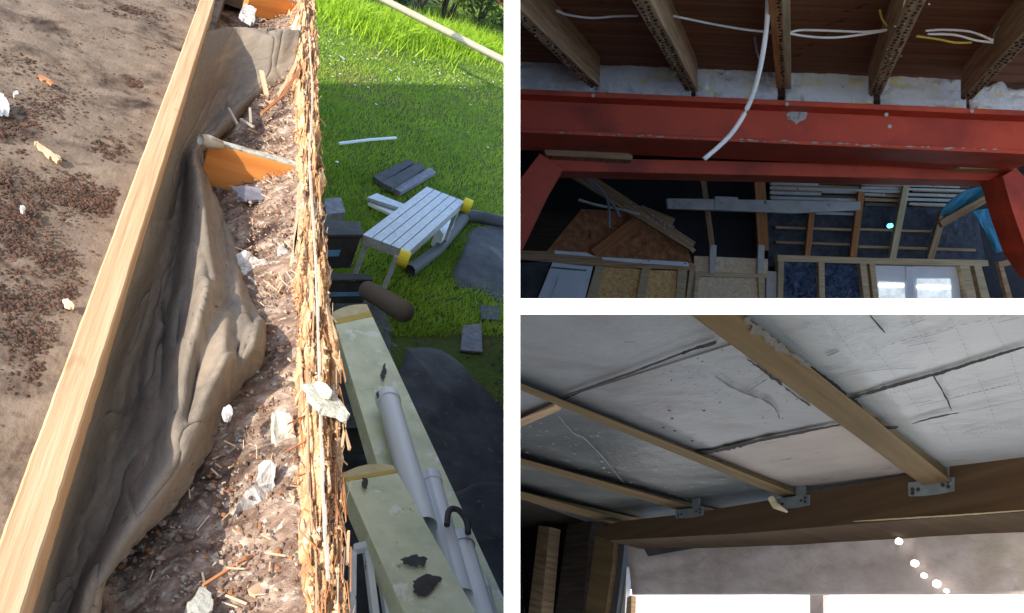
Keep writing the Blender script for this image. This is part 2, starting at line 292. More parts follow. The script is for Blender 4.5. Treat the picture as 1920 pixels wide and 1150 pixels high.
# the house under the flat roof; its unseen far end is shaped to cast the lawn shadow
hs = empty('house', (-2, 4, 0), 'flat roofed house extension with brown weathered felt roof strewn with moss', 'house')
mb = MB(); xr = .17
mb.prism([(-7, -2, 0), (xr, -2, 0), (xr, 9.3, 0), (-1.6, 7.7, 0), (-7, 7.7, 0)], np.array([0, 0, 2.27])); mb.build('wall', M['ply_white'], hs)
mb = MB(); yy = np.concatenate([np.linspace(.2, 3.2, 150)]); xx = np.linspace(-1.1, -.085, 90)
G = np.zeros((len(yy), len(xx), 3)); G[..., 0] = xx[None]; G[..., 1] = yy[:, None]
G[..., 2] = 2.405 + .010 * fbm(G[..., 0] * 9, G[..., 1] * 9, 5) + .006 * np.maximum(0, fbm(G[..., 0] * 40, G[..., 1] * 40, 2))
lap = (G[..., 1] > 1.72 + .1 * (G[..., 0] + .4)); G[..., 2] += .005 * lap
mb.grid(G, G[..., :2].copy()); mb.build('roof_covering', M['deck'], hs, smooth=True)
mb = MB(); mb.beam((-7, -2, 2.29), (-7, 7.6, 2.29), (6.95, 0, 0), (0, 0, .09)); mb.prism([(-3.2, 3.0, 2.302), (.15, 3.0, 2.302), (.15, 10.98, 2.302), (-3.2, 7.7, 2.302)], np.array([0, 0, .15]))  # diagonal overhang added out of view to shape the lawn's shadow edge
mb.build('roof_shade_slab', M['deck'], hs)

# timber upstand: the long pale batten
Lp = [(375 - .371 * y, y) for y in (-6, 200, 400, 600, 800, 1000, 1200)]
Rp = [(402 - .313 * y, y) for y in (-6, 200, 400, 600, 800, 1000, 1200)]
Lw = catmull([gp(x, y, RZ) for x, y in Lp], 120); Rw = catmull([gp(x, y, RZ) for x, y in Rp], 120)
s_ = np.arange(120) / 119.
jl = .0006 * fbm(s_ * 60, s_ * 0 + 2); jr = .0006 * fbm(s_ * 60, s_ * 0 + 9)
Lw[:, 0] += jl; Rw[:, 0] += jr
dn = np.array([0, 0, .05]); dn2 = np.array([.003, 0, -.06])
rows = np.stack([Lw - dn, Lw - [0, 0, .002], Lw + [.002, 0, 0], Rw - [.002, 0, 0], Rw - [0, 0, .002], Rw + dn2], 1)
vv = np.cumsum(np.concatenate([[0], np.linalg.norm(np.diff(Lw, axis=0), axis=1)]))
UV = np.stack([np.repeat(vv[:, None], 6, 1), np.repeat(np.array([[0, .048, .05, .1, .102, .19]]), 120, 0)], 2)
mb = MB().grid(rows, UV)
mb.build('timber_upstand', M['newwood'], label='long pale new timber batten running along the roof edge in the sun', cat='timber batten')

# debris bed in the opened gutter
yy = np.linspace(.3, 3.1, 330); xx = np.linspace(-.12, .185, 60)
G = np.zeros((len(yy), len(xx), 3)); G[..., 0] = xx; G[..., 1] = yy[:, None]
h = .018 * fbm(G[..., 0] * 14, G[..., 1] * 14, 5) + .010 * np.abs(fbm(G[..., 0] * 60, G[..., 1] * 60, 3))
G[..., 2] = 2.275 + .05 * np.clip((G[..., 0] - .02) / .06, 0, 1) + h + .07 * np.clip((G[..., 0] - .07) / .1, 0, 1) ** 1.2
mb = MB().grid(G, G[..., :2].copy()); mb.build('rotten_debris', M['debris'], label='brown bed of rotten wood crumbs and rubble in the opened roof edge', cat='debris', kind='stuff', smooth=True)

# crumbs and clumps
def lump(mb, c, r, flat=.6):
    ph = rng.random() * 6.28; n = 5; top = np.array([c[0], c[1], c[2] + r * flat]); ring = []
    for k in range(n):
        a = ph + 6.283 * k / n; q = r * (.6 + .7 * rng.random()); ring.append(np.array([c[0] + q * math.cos(a), c[1] + q * math.sin(a), c[2] - .1 * r + .3 * r * rng.random()]))
    b = len(mb.v); mb.v += [tuple(top)] + [tuple(p) for p in ring]
    for k in range(n): mb.f.append((b, b + 1 + k, b + 1 + (k + 1) % n)); mb.uv.append([tuple(p[:2]) for p in (top, ring[k], ring[(k + 1) % n])])
def crumbs(n, fx, fz, rr, flat=.6):
    mb = MB()
    for i in range(n):
        x, y = fx(); lump(mb, (x, y, fz(x, y)), rr * (.4 + 1.3 * rng.random() ** 2), flat)
    return mb
# clumps of moss gather where the photograph shows them
cl = [(40, 230, 60, 30), (85, 190, 50, 25), (20, 340, 50, 40), (95, 480, 40, 18), (205, 275, 30, 16), (150, 545, 40, 20), (60, 620, 70, 30), (120, 690, 70, 25), (190, 760 / 2, 30, 16),
      (20, 480, 50, 30), (40, 560, 60, 20), (215, 370, 25, 15), (100, 360, 60, 20), (160, 380, 50, 20), (60, 100, 60, 30), (330, 10, 40, 12), (280, 25, 30, 12), (260, 15, 60, 10), (40, 430, 60, 22), (150, 345, 40, 16), (20, 800 / 2, 40, 20), (210, 60, 20, 10), (280, 90, 12, 6), (255, 155, 12, 6)]
mb = MB()
for (cx, cy, sx, sy) in cl:
    for i in range(int(60 + sx * 5)):
        q = gp(cx + rng.normal() * sx * .75, cy + rng.normal() * sy * .8, 2.41)
        if q[0] < -.105: lump(mb, (q[0], q[1], 2.408), .0021 * (.3 + 1.2 * rng.random() ** 2) * (1 + .3 * q[1]), .6)
for i in range(3500):
    q = (-.11 - rng.random() * .5, .5 + rng.random() * 2.4)
    lump(mb, (*q, 2.408), .0012 + .003 * rng.random() ** 4, .6)
mb.build('moss_clumps', M['moss'], label='dark brown moss clumps and crumbs scattered over the felt roof', cat='moss', kind='stuff')
fb = lambda x, y: 2.278 + .05 * min(1, max(0, (x - .02) / .06)) + .07 * max(0, (x - .07) / .1)
crumbs(1500, lambda: (-.02 + .2 * rng.random(), .4 + 2.6 * rng.random()), fb, .0026, .9).build('wood_crumbs', M['splinter_b'], label='reddish wood crumbs lying in the opened roof edge', cat='crumbs', kind='stuff')
crumbs(7000, lambda: (-.02 + .19 * rng.random(), .42 + 2.6 * rng.random() ** 1.2), lambda x, y: fb(x, y) + .004 * rng.normal(), .0030, .9).build('rubble', M['debris'], label='brown rubble heaped in the opened roof edge', cat='rubble', kind='stuff')
crumbs(500, lambda: (.0 + .18 * rng.random(), .4 + 2.6 * rng.random()), fb, .002, .9).build('plaster_crumbs', M['chalk'], label='pale grit sprinkled through the rotten roof edge', cat='crumbs', kind='stuff')

mb = MB()
for i in range(420):
    x, y = .04 + .14 * rng.random() ** .7, .42 + 2.4 * rng.random(); a = rng.normal() * .9; L_ = .004 + .022 * rng.random() ** 2; d = np.array([math.sin(a), math.cos(a), .2 * rng.normal()]); w_ = .0006 + .0012 * rng.random()
    p = np.array([x, y, fb(x, y) + .006]); mb.beam(p, p + d * L_, np.array([d[1], -d[0], 0]) * w_, (0, 0, w_))
mb.build('wood_shreds', M['splinter_a'], label='pale wood shreds strewn over the rotten roof edge', cat='shreds', kind='stuff')
# draped felt
rowsF = [(60, (402, 442, 482, 522, 560), (.00, -.035, -.03, -.02, -.015)), (66, (400, 440, 480, 520, 560), (.00, -.03, -.02, -.01, -.01)),
         (140, (372, 412, 455, 500, 548), (0, -.06, -.07, -.07, -.055)), (195, (356, 384, 420, 455, 480), (0, -.07, -.09, -.105, -.12)),
         (240, (340, 360, 385, 410, 432), (0, -.06, -.09, -.105, -.12)), (285, (324, 338, 350, 364, 380), (0, -.05, -.075, -.08, -.10)),
         (340, (308, 326, 345, 366, 392), (0, -.055, -.08, -.065, -.11)), (400, (288, 312, 340, 372, 412), (0, -.06, -.085, -.06, -.11)),
         (480, (262, 292, 330, 380, 444), (0, -.06, -.085, -.045, -.10)), (560, (232, 268, 318, 392, 466), (0, -.07, -.085, -.03, -.08)),
         (620, (208, 250, 305, 400, 492), (0, -.075, -.08, -.02, -.055)), (670, (190, 235, 295, 400, 492), (0, -.08, -.08, -.02, -.05)),
         (730, (166, 215, 285, 375, 446), (0, -.08, -.085, -.035, -.075)), (790, (144, 200, 270, 350, 412), (0, -.08, -.09, -.05, -.09)),
         (860, (118, 175, 240, 322, 392), (0, -.08, -.095, -.06, -.10)), (950, (90, 145, 208, 272, 332), (0, -.08, -.10, -.07, -.105)),
         (1050, (52, 112, 165, 210, 240), (0, -.085, -.10, -.08, -.11)), (1110, (34, 96, 140, 170, 190), (0, -.085, -.10, -.085, -.11)), (1190, (8, 70, 115, 150, 184), (0, -.085, -.10, -.085, -.11))]
ctrl = np.array([[gp(402 - .313 * y - 3 if k == 0 else x, y, RZ - (.034 if k == 0 else .012) + z * (1, 1.45, 1.35, 1, 1.05)[k]) for k, (x, z) in enumerate(zip(xs, zs))] for (y, xs, zs) in rowsF])
NR, NC = 340, 110
tmp = np.stack([catmull(r, NC) for r in ctrl]); G = np.stack([catmull(tmp[:, j], NR) for j in range(NC)], 1)
uu = np.linspace(0, 1, NC)[None]; vv = np.linspace(0, 1, NR)[:, None]
pyv = np.interp(np.linspace(0, len(rowsF) - 1, NR), range(len(rowsF)), [r[0] for r in rowsF])[:, None]
d_ = np.einsum('ijk,kl->ijl', G - CAM, AX); PXg = 960 - F * d_[..., 0] / d_[..., 2]; PYg = 575 + F * d_[..., 1] / d_[..., 2]
def ridge(pts, hh, ww):
    global G
    P = catmull(np.array(pts, float), 160); D = np.full(PXg.shape, 1e9); TT = np.zeros(PXg.shape)
    for i, p in enumerate(P):
        q = np.hypot(PXg - p[0], PYg - p[1]); TT = np.where(q < D, i / 159., TT); D = np.minimum(D, q)
    G[..., 2] += hh * np.exp(-(D / ww) ** 1.5) * np.sin(math.pi * np.clip(.12 + .8 * TT, 0, 1)) ** .5
for rg in (([(352, 480), (330, 580), (292, 640), (270, 745)], .024, 13), ([(388, 550), (362, 640), (338, 720), (318, 840)], .034, 17), ([(425, 590), (415, 680), (402, 750)], .022, 16), ([(475, 625), (462, 690), (440, 745)], .018, 9),
           ([(305, 570), (312, 640), (300, 760)], -.016, 9), ([(376, 680), (352, 800)], -.014, 9), ([(448, 650), (430, 740)], -.016, 7), ([(362, 300), (372, 380), (385, 460), (400, 530)], .016, 9), ([(340, 600), (336, 660)], -.02, 7),
           ([(380, 790), (340, 880), (270, 980), (215, 1090)], .022, 26), ([(240, 700), (205, 850), (150, 1000)], .008, 12), ([(415, 60), (470, 66), (555, 96)], .012, 8), ([(420, 100), (500, 108), (550, 118)], -.008, 8)):
    ridge(*rg)
env = np.exp(-((pyv - 640) / 110) ** 2) * np.clip((uu - .25) / .3, 0, 1)
ph_ = np.sin(uu * 26 + pyv * .016 + 3 * fbm(uu * 3, pyv / 160, 2)); G[..., 2] += .008 * env * np.sign(ph_) * np.abs(ph_) ** .7 + .004 * np.sin(uu * 60 + pyv * .03) * env
env2 = np.exp(-((pyv - 900) / 170) ** 2)
G[..., 2] += .008 * env2 * np.sin(uu * 13 + 1.0) * uu + .006 * np.sin(uu * 22 + pyv / 90.) * np.clip((pyv - 280) / 200, 0, 1) * np.clip(uu * 3, 0, 1)
G[..., 2] -= .0055 * np.exp(-np.abs(fbm(uu * 5 + pyv / 220., pyv / 110. - uu * 2, 2)) * 22) * np.clip(uu * 4, 0, 1)
G[..., 2] += .0045 * fbm(uu * 8 + 0 * pyv, pyv / 60, 4) * np.clip(uu * 5, 0, 1)
G[:, -8:, 0] += .004 * fbm(pyv / 14 + 0 * uu[:, -8:], 0 * pyv + 3 + 0 * uu[:, -8:], 3)
mb = MB().grid(G); o = mb.build('felt_sheet', M['felt'], label='torn grey brown roofing felt crumpled down beside the pale timber batten', cat='roofing felt', smooth=True)
so_ = o.modifiers.new('s', 'SOLIDIFY'); so_.thickness = .003; so_.offset = -1
# folds standing up from the felt around the middle
for pts, wd in (([(300, 700), (305, 640), (320, 590), (342, 540), (352, 500)], 16), ([(345, 760), (352, 700), (368, 640), (385, 590)], 20), ([(405, 740), (420, 690), (440, 650), (470, 630)], 22)):
    pass

# roof joists
def joist(x0, y0, x1, y1, drop, z, lab, th=.028):
    a = gp(x0, y0, z); b = gp(x1, y1, z); mb = MB(); d = nrm(b - a); side = nrm(np.cross([0, 0, 1], d)) * th
    if side[1] < 0: side = -side
    t = empty('roof_joist', a, lab, 'joist', 'joists crossing the opened roof edge')
    MB().beam(a + [0, 0, -drop], b + [0, 0, -drop], side, np.array([0, 0, drop])).build('timber', M['orange'], t, bevel=.0015)
    MB().beam(a + [0, 0, .0005], b + [0, 0, .0005], side * .7, np.array([0, 0, .003])).build('crust', M['plaster_bit'], t)
    return t
joist(392, 268, 585, 322, .085, 2.395, 'orange sawn joist end spanning from the felt to the rotten edge board, half in shadow')
joist(470, -14, 580, 10, .07, 2.41, 'orange joist showing only its lower part at the top of the opened roof edge')
# pale end of pipe on the joist
mb = MB(); a = gp(376, 262, 2.41); b = gp(414, 272, 2.40)
mb.tube([a, a * .7 + b * .3, b], [.010, .013, .009], 12); mb.build('pipe_stub', M['plaster_bit'], label='pale rounded stub of pipe at the felt end of the orange joist', cat='pipe stub', smooth=True)

# rotten edge board
lx = [(545, -10), (548, 120), (560, 300), (556, 450), (552, 640), (550, 800), (556, 950), (572, 1170)]
rx = [(592, -10), (598, 120), (604, 300), (610, 450), (620, 560), (636, 700), (640, 850), (648, 1000), (655, 1170)]
NV, NU = 420, 44
Lq = catmull([gp(x, y, RZ - .03) for x, y in lx], NV); Rq = catmull([gp(x, y, RZ - .015) for x, y in rx], NV)
uu = np.linspace(0, 1, NU)[None, :, None]; G = Lq[:, None] * (1 - uu) + Rq[:, None] * uu
Y = G[..., 1]; U = np.repeat(np.linspace(0, 1, NU)[None], NV, 0)
G[..., 2] += .010 * fbm(U * 5, Y * 9, 3) + .013 * fbm(U * 14, Y * 7, 3) + .009 * fbm(U * 26, Y * 34, 3) + .010 * np.where(fbm(U * 6, Y * 16, 2) > .12, -1, 0) * 1.0 + .015 * (np.abs(U - .5) < .22) * (.3 + fbm(U * 2, Y * 5, 2))
G[..., 2] -= .055 * np.clip(1 - U / (.30 + .25 * fbm(Y * 7, 0 * Y + 4, 3)), 0, 1) ** 1.3; G[:, :4, 0] += .014 * fbm(Y[:, :4] * 26, U[:, :4] * 3, 4)
G[:, -3:, 0] += .012 * fbm(Y[:, -3:] * 30, U[:, -3:] * 3, 3)
G2 = np.concatenate([G[:, :1] - [[[.004, 0, .07]]], G, G[:, -1:] - [[[0.0, 0, .03]]], G[:, -1:] - [[[.0, 0, .16]]]], 1)
rb = empty('rotten_board', Lq[200], 'split and rotten wooden edge board with orange and cream fibres along the roof edge', 'rotten board')
UVr = np.stack([np.repeat(np.linspace(0, .06, NU + 3)[None], NV, 0), np.repeat(np.linspace(0, 3, NV)[:, None], NU + 3, 1)], 2)
MB().grid(G2, UVr).build('core', M['rot'], rb, smooth=True)
def splinters(n, m, umin, umax, ln, wd, zlo, zhi, spread, name='splinters'):
    mb = MB()
    for i in range(n):
        k = int(rng.random() * (NV - 1)); u = umin + (umax - umin) * rng.random(); p = Lq[k] * (1 - u) + Rq[k] * u
        p = p + [0, 0, zlo + (zhi - zlo) * rng.random()]; sc = .2 + .45 * p[1]
        L_ = ln * (.3 + rng.random() ** 2 * 1.4); d = nrm([rng.normal() * spread, 1, rng.normal() * spread * .5]); e = np.array([1, -d[0], 0]) * wd * (.3 + rng.random()) * sc * .5
        q = np.array([0, 0, wd * .7]); a = p - d * L_ / 2; b = p + d * L_ / 2
        mb.beam(a, b + e * .4, e, q)
    o = mb.build(name, m, rb); o['kind'] = 'stuff'
splinters(38, M['splinter_a'], .08, .92, .12, .004, -.004, .012, .035)
splinters(50, M['splinter_b'], .0, 1.0, .05, .0028, .0, .012, .10)
splinters(90, M['splinter_a'], .88, 1.03, .05, .0025, -.02, .006, .22)
splinters(12, M['splinter_c'], .45, .75, .16, .0028, .004, .012, .03)
splinters(40, M['splinter_b'], .55, 1.0, .06, .003, .002, .014, .12)
splinters(90, M['splinter_b'], .0, .45, .03, .003, -.02, .008, .5)
mb = MB()
for i in range(2600):
    k = int(rng.random() * (NV - 1)); u = rng.random() ** 1.3; q = G[k, int(u * (NU - 1))]; lump(mb, (q[0], q[1], q[2]), .0010 + .0045 * rng.random() ** 3, .8)
o = mb.build('wood_crumbs', M['rot'], rb); o['kind'] = 'stuff'
# long pale fibre down the middle of the board
path = [gp(x, y, RZ + .004) for x, y in [(578, 60), (584, 180), (578, 300), (586, 430), (592, 560), (596, 700), (600, 850), (606, 1000), (612, 1090)]]
P = catmull(path, 60)
mb = MB()
for i in range(59):
    wv = np.array([.0026 + .0008 * math.sin(i * 1.3), 0, 0]); mb.beam(P[i], P[i + 1], wv, (0, 0, .004))
mb.build('long_fibre', M['splinter_c'], rb)
# loose sticks over the debris
def stick(name, pts, wpx, m, lab, cat, z, th=.004, group=None):
    P = [gp(x, y, zz) for (x, y), zz in zip(pts, z if hasattr(z, '__len__') else [z] * len(pts))]
    mb = MB()
    for a, b in zip(P, P[1:]):
        d = nrm(b - a); sd_ = nrm(np.cross(d, [0, 0, 1])); ww = wpx * np.linalg.norm(a - CAM) / F
        mb.beam(a - sd_ * ww / 2, b - sd_ * ww / 2 * .85, sd_ * ww, np.array([0, 0, th]))
    return mb.build(name, m, label=lab, cat=cat, group=group)
def flake(name, pts, m, lab, cat, zs, th=.004, group=None):
    zs = zs if hasattr(zs, '__len__') else [zs] * len(pts)
    K = len(pts); Q = catmull([np.array([x, y, z], float) for (x, y), z in zip(list(pts) + [pts[0]], list(zs) + [zs[0]])], K * 5 + 1)[:-1]
    sz = np.ptp(Q[:, :2]) ** 1 * .0 + max(np.ptp(Q[:, 0]), np.ptp(Q[:, 1])); Q[:, :2] += rng.normal(size=(len(Q), 2)) * min(1.6, sz * .03)
    P = [gp(x, y, z) for x, y, z in Q]; mb = MB().prism(P, np.array([0, 0, -th])); return mb.build(name, m, label=lab, cat=cat, group=group)
G_ = 'loose splinters lying in the roof edge'
stick('wood_splinter', [(498, 850), (515, 880), (540, 920)], 13, M['splinter_a'], 'orange splinter pointing down beside the white curled flake', 'splinter', (2.37, 2.37, 2.365), group=G_)
stick('wood_splinter', [(500, 945), (505, 1010)], 17, M['splinter_a'], 'stubby orange splinter below the white curled flake', 'splinter', 2.37, group=G_)
stick('wood_splinter', [(525, 1050), (565, 1110)], 16, M['splinter_c'], 'cream splinter near the bottom of the rotten board', 'splinter', 2.38, group=G_)
stick('wood_splinter', [(468, 1122), (515, 1090)], 20, M['splinter_a'], 'short blunt tan splinter lying on the rubble at the bottom of the view', 'splinter', 2.37, .008, group=G_)
stick('wood_splinter', [(380, 1100), (450, 1055), (495, 1035)], 5, M['splinter_b'], 'thin twig crossing the dark rubble near the bottom', 'splinter', 2.365, .003, group=G_)
stick('wood_splinter', [(490, 135), (500, 180)], 7, M['splinter_a'], 'small orange splinter standing against the upper felt', 'splinter', 2.40, group=G_)
stick('wood_splinter', [(505, 205), (540, 150), (560, 110)], 6, M['splinter_a'], 'long orange fibre slanting up to the rotten board near the top', 'splinter', (2.37, 2.40, 2.43), group=G_)
stick('wood_splinter', [(490, 215), (530, 180), (562, 130)], 5, M['splinter_b'], 'reddish fibre slanting beside the long orange one near the top', 'splinter', (2.37, 2.40, 2.43), group=G_)
for k, (a, b) in enumerate([((428, 205), (445, 235)), ((468, 205), (470, 232)), ((450, 225), (476, 240)), ((515, 232), (540, 216)), ((510, 105), (530, 88)), ((545, 145), (556, 90)), ((520, 195), (555, 205))]):
    stick('pale_fibre', [a, b], 4, M['splinter_c'], ['leftmost of the pale fibres above the orange joist, leaning right', 'upright pale fibre between the leftmost fibre and the long orange splinter', 'pale fibre lying flat just above the orange joist', 'pale fibre rising to the right close to the rotten board above the joist', 'short pale fibre at the upper edge of the upper felt', 'steep pale fibre against the rotten board near the top', 'pale fibre pointing at the rotten board below the upper felt'][k], 'fibre', 2.365, group='pale fibres above the orange joist')
for k, (a, b) in enumerate([((565, 390), (545, 500)), ((560, 350), (552, 480)), ((600, 575), (596, 500)), ((642, 800), (655, 845)), ((640, 840), (648, 780)), ((630, 640), (612, 580)), ((652, 1000), (650, 1060))]):
    stick('bent_fibre', [a, b], 4, M['splinter_a'], ['long bent fibre on the inner side of the rotten board below the orange joist', 'bent fibre touching the orange joist end', 'bent fibre on the outer half of the rotten board above the insulation boards', 'bent fibre hanging out over the garden below the grey shard', 'bent fibre on the outer edge just below the grey shard', 'bent fibre crossing the outer edge at the longer insulation board', 'short bent fibre at the outer edge near the bottom'][k], 'fibre', 2.44, group='bent fibres of the rotten board')
o = flake('curled_flake', [(488, 868), (508, 862), (518, 885), (510, 930), (492, 972), (462, 964), (440, 962), (458, 925), (478, 905)], M['chalk'], 'white curled flake standing in the dark rubble', 'flake', (2.40, 2.41, 2.40, 2.375, 2.36, 2.35, 2.365, 2.38, 2.39), .003)
flake('foam_offcut', [(512, 770), (530, 768), (550, 790), (556, 868), (545, 868), (518, 830)], M['plaster_bit'], 'pale green foam offcut wedged against the rotten board', 'offcut', (2.41, 2.41, 2.41, 2.38, 2.38, 2.39), .01)
flake('slate_shard', [(572, 722), (600, 714), (620, 730), (652, 768), (648, 780), (610, 768), (590, 756)], M['plaster_bit'], 'grey stone shard lying across the rotten board', 'shard', 2.475, .008)
flake('slate_shard', [(590, 716), (612, 720), (622, 742), (604, 736)], M['foam'], 'small pale green chip on top of the grey stone shard', 'shard', 2.484, .005)
flake('white_rag', [(442, 478), (465, 468), (480, 485), (505, 490), (510, 515), (480, 528), (455, 512)], M['chalk'], 'scrap of white plaster lying between the felt and the rotten board', 'scrap', (2.36, 2.375, 2.365, 2.37, 2.355, 2.36, 2.35), .004)
flake('plaster_chip', [(352, 1130), (378, 1100), (400, 1128), (390, 1150), (362, 1148)], M['plaster_bit'], 'square grey plaster chip at the bottom beside the dark rubble', 'chip', 2.375, .012)
flake('plaster_chip', [(520, 462), (536, 458), (540, 478), (526, 482)], M['chalk'], 'small bright white plaster chip under the orange joist', 'chip', 2.38, .008)
flake('plaster_chip', [(458, 8), (478, 14), (478, 38), (468, 40), (450, 26)], M['chalk'], 'white plaster chip at the top beside the upper joist', 'chip', 2.40, .01)
flake('plaster_chip', [(418, 765), (432, 760), (436, 776), (424, 782)], M['chalk'], 'tiny pale chip at the felt edge above the curled flake', 'chip', 2.41, .008)
flake('purple_fragment', [(434, 348), (480, 352), (500, 370), (470, 375), (450, 372)], M['slate'], 'grey slate fragment in the shade under the orange joist', 'fragment', 2.36, .005)
flake('white_rag', [(-8, 172), (4, 176), (14, 190), (18, 205), (8, 204), (-10, 203)], M['pvc'], 'white rag lying at the left border of the felt roof', 'rag', 2.425, .012)
GW = 'pale wood chips lying on the felt roof'
flake('wood_chip', [(70, 144), (76, 141), (98, 153), (96, 157)], M['splinter_b'], 'short pale wood chip near the top left moss clump', 'wood chip', 2.418, .004, group=GW)
flake('wood_chip', [(66, 266), (74, 268), (110, 292), (112, 300), (92, 292)], M['splinter_a'], 'longest pale wood chip lying in the middle of the felt roof', 'wood chip', 2.418, .005, group=GW)
flake('wood_chip', [(118, 560), (130, 562), (140, 575), (124, 572)], M['splinter_a'], 'small orange wood chip near the batten at mid height', 'wood chip', 2.418, .004, group=GW)
flake('white_grit', [(38, 385), (45, 386), (48, 393), (41, 394)], M['chalk'], 'white stone chip among the moss at mid height', 'stone chip', 2.42, .006)
flake('white_grit', [(25, 172), (32, 170), (35, 175), (27, 178)], M['chalk'], 'white stone chip near the rag at the left border', 'stone chip', 2.42, .006)

# ---------------- garden below
def poly_in(q, poly):
    c = False; n = len(poly)
    for i in range(n):
        (x1, y1), (x2, y2) = poly[i], poly[i - 1]
        if (y1 > q[1]) != (y2 > q[1]) and q[0] < (x2 - x1) * (q[1] - y1) / (y2 - y1) + x1: c = not c
    return c
# the hedge foot follows this line
HL = [gp(600, 8, 0), gp(690, 40, 0), gp(780, 62, 0), gp(850, 72, 0), gp(950, 92, 0)]
mb = MB(); nb = 0
def blades(mb, n, sampler, hlo, hhi, wd):
    for i in range(n):
        x, y = sampler(); hgt = hlo + (hhi - hlo) * rng.random(); a = rng.random() * 6.283; ex, ey = math.cos(a) * wd, math.sin(a) * wd
        lx_, ly_ = rng.normal() * hgt * .45, rng.normal() * hgt * .45; b = len(mb.v)
        mb.v += [(x - ex, y - ey, 0), (x + ex, y + ey, 0), (x + lx_, y + ly_, hgt)]; mb.f.append((b, b + 1, b + 2)); mb.uv.append([(x, y), (x, y), (x, y)])
def samp_lawn():
    while True:
        a, b = 585 + 380 * rng.random(), 12 + 620 * rng.random() ** 1.3; q = gp(a, b, 0)
        return q[0], q[1]
blades(mb, 46000, samp_lawn, .02, .055, .006)
mb.build('lawn_grass', M['grass'], label='short green grass covering the garden lawn', cat='grass', kind='stuff')
def samp_h():
    t = rng.random() * 3.999; i = int(t); p = HL[i] * (1 - t + i) + HL[i + 1] * (t - i); return p[0] + rng.normal() * .3, p[1] - abs(rng.normal()) * .7 + .3
mb = MB(); blades(mb, 5000, samp_h, .12, .36, .012)
mb.build('long_grass', M['fern'], label='long yellow green grass at the foot of the hedge', cat='grass', kind='stuff')
mb = MB()
for i in range(110):
    a, b = 610 + 330 * rng.random(), 40 + 130 * rng.random() ** 1.2
    if rng.random() < .10: b = 170 + 260 * rng.random()
    q = gp(a, b, .05); r = .010 + .010 * rng.random()
    mb.v += [(q[0] + r * math.cos(k * 1.047), q[1] + r * math.sin(k * 1.047), .05) for k in range(6)]; mb.f.append(tuple(range(len(mb.v) - 6, len(mb.v)))); mb.uv.append([(0, 0)] * 6)
mb.build('daisies', M['cable'], label='tiny white daisies scattered in the lawn', cat='daisies', kind='stuff')
def bush(c, r, h, n, m, name, lab, cat, grp, size=.06):
    t = empty(name, (c[0], c[1], 0), lab, cat, grp); mb = MB(); cs = [(c[0] + rng.normal() * r * .55, c[1] + rng.normal() * r * .4, h * (.15 + .85 * rng.random()), r * (.28 + .3 * rng.random())) for _ in range(14)]
    for i in range(n):
        k = cs[int(rng.random() * 14)]; d = nrm(rng.normal(size=3)); q = np.array(k[:3]) + d * k[3] * (.6 + .4 * rng.random()); q[2] = abs(q[2]) * .98 + .02
        e1 = nrm(rng.normal(size=3)); e2 = nrm(np.cross(e1, rng.normal(size=3))); s1 = size * (.5 + rng.random()); b = len(mb.v)
        mb.v += [tuple(q - e1 * s1), tuple(q + e2 * s1 * .45), tuple(q + e1 * s1), tuple(q - e2 * s1 * .45)]; mb.f.append((b, b + 1, b + 2, b + 3)); mb.uv.append([(q[0], q[2])] * 4)
    mb.build('foliage', m, t); st = MB()
    for k in range(4):
        a = np.array([c[0] + rng.normal() * .06, c[1] + rng.normal() * .06, 0]); st.tube([a, a + [rng.normal() * .15, rng.normal() * .15, h * .45], a + [rng.normal() * .4, rng.normal() * .3, h * .8]], [.03, .02, .008], 6)
    st.build('stems', M['bark'], t, smooth=True)
HB = 'bushes along the far side of the lawn'
labs = ['dark leafy bush at the left end of the hedge beside the rotten board', 'dark leafy bush behind the start of the cream pole', 'loose green bush over the middle of the cream pole',
        'dense dark bush in the middle of the hedge', 'brighter green bush at the right end of the hedge above the pole', 'tall dark bush nearest the right border of the garden']
for k, (a, b, r, h) in enumerate([(620, -14, .8, 1.3), (700, 10, .9, 1.5), (775, 36, .9, 1.7), (830, 48, .9, 1.7), (890, 58, .9, 1.8), (960, 74, .9, 1.8)]):
    q = gp(a, b, 0); bush(q + [0.15, .7, 0], r, h, 2600, M['leaf'], 'garden_bush', labs[k], 'bush', HB)
for k, (a, b) in enumerate([(665, 40), (735, 78), (760, 70), (830, 86), (890, 98)]):
    q = gp(a, b, 0); mb = MB()
    for i in range(16):
        an = rng.random() * 6.283; L_ = .35 + .3 * rng.random(); P = [np.array([q[0], q[1], 0]) + [math.cos(an) * L_ * s, math.sin(an) * L_ * s, .55 * s - .28 * s * s] for s in np.linspace(0, 1, 6)]
        for j in range(5):
            tdir = nrm(P[j + 1] - P[j]); sd_ = nrm(np.cross(tdir, [0, 0, 1])) * .05 * (1 - j / 6.); mb.face([P[j], P[j] + sd_ + tdir * .04, P[j + 1]]); mb.face([P[j], P[j + 1], P[j] - sd_ + tdir * .04])
    mb.build('fern', M['fern'], label=['small fern at the left end of the long grass', 'bright fern below the middle of the cream pole', 'second bright fern close behind the middle one', 'fern at the foot of the dense dark bush', 'fern at the right border under the pole'][k], cat='fern', group='ferns at the foot of the hedge')
a = wpx(690, -14, 12.6); b = wpx(960, 123, 12.0)
t = empty('cream_pole', b, 'long cream plastic pole slanting across the view of the sunlit lawn', 'pole')
MB().tube([a, b], .045, 14).build('shaft', M['cream'], t, smooth=True); MB().tube([a + [0, 0, .045], b + [0, 0, .045]], .015, 8).build('lip', M['cream'], t, smooth=True)
stick('white_stick', [(635, 271), (690, 264), (742, 260)], 4, M['pvc'], 'thin white stick lying on the shaded lawn', 'stick', .04, .02)
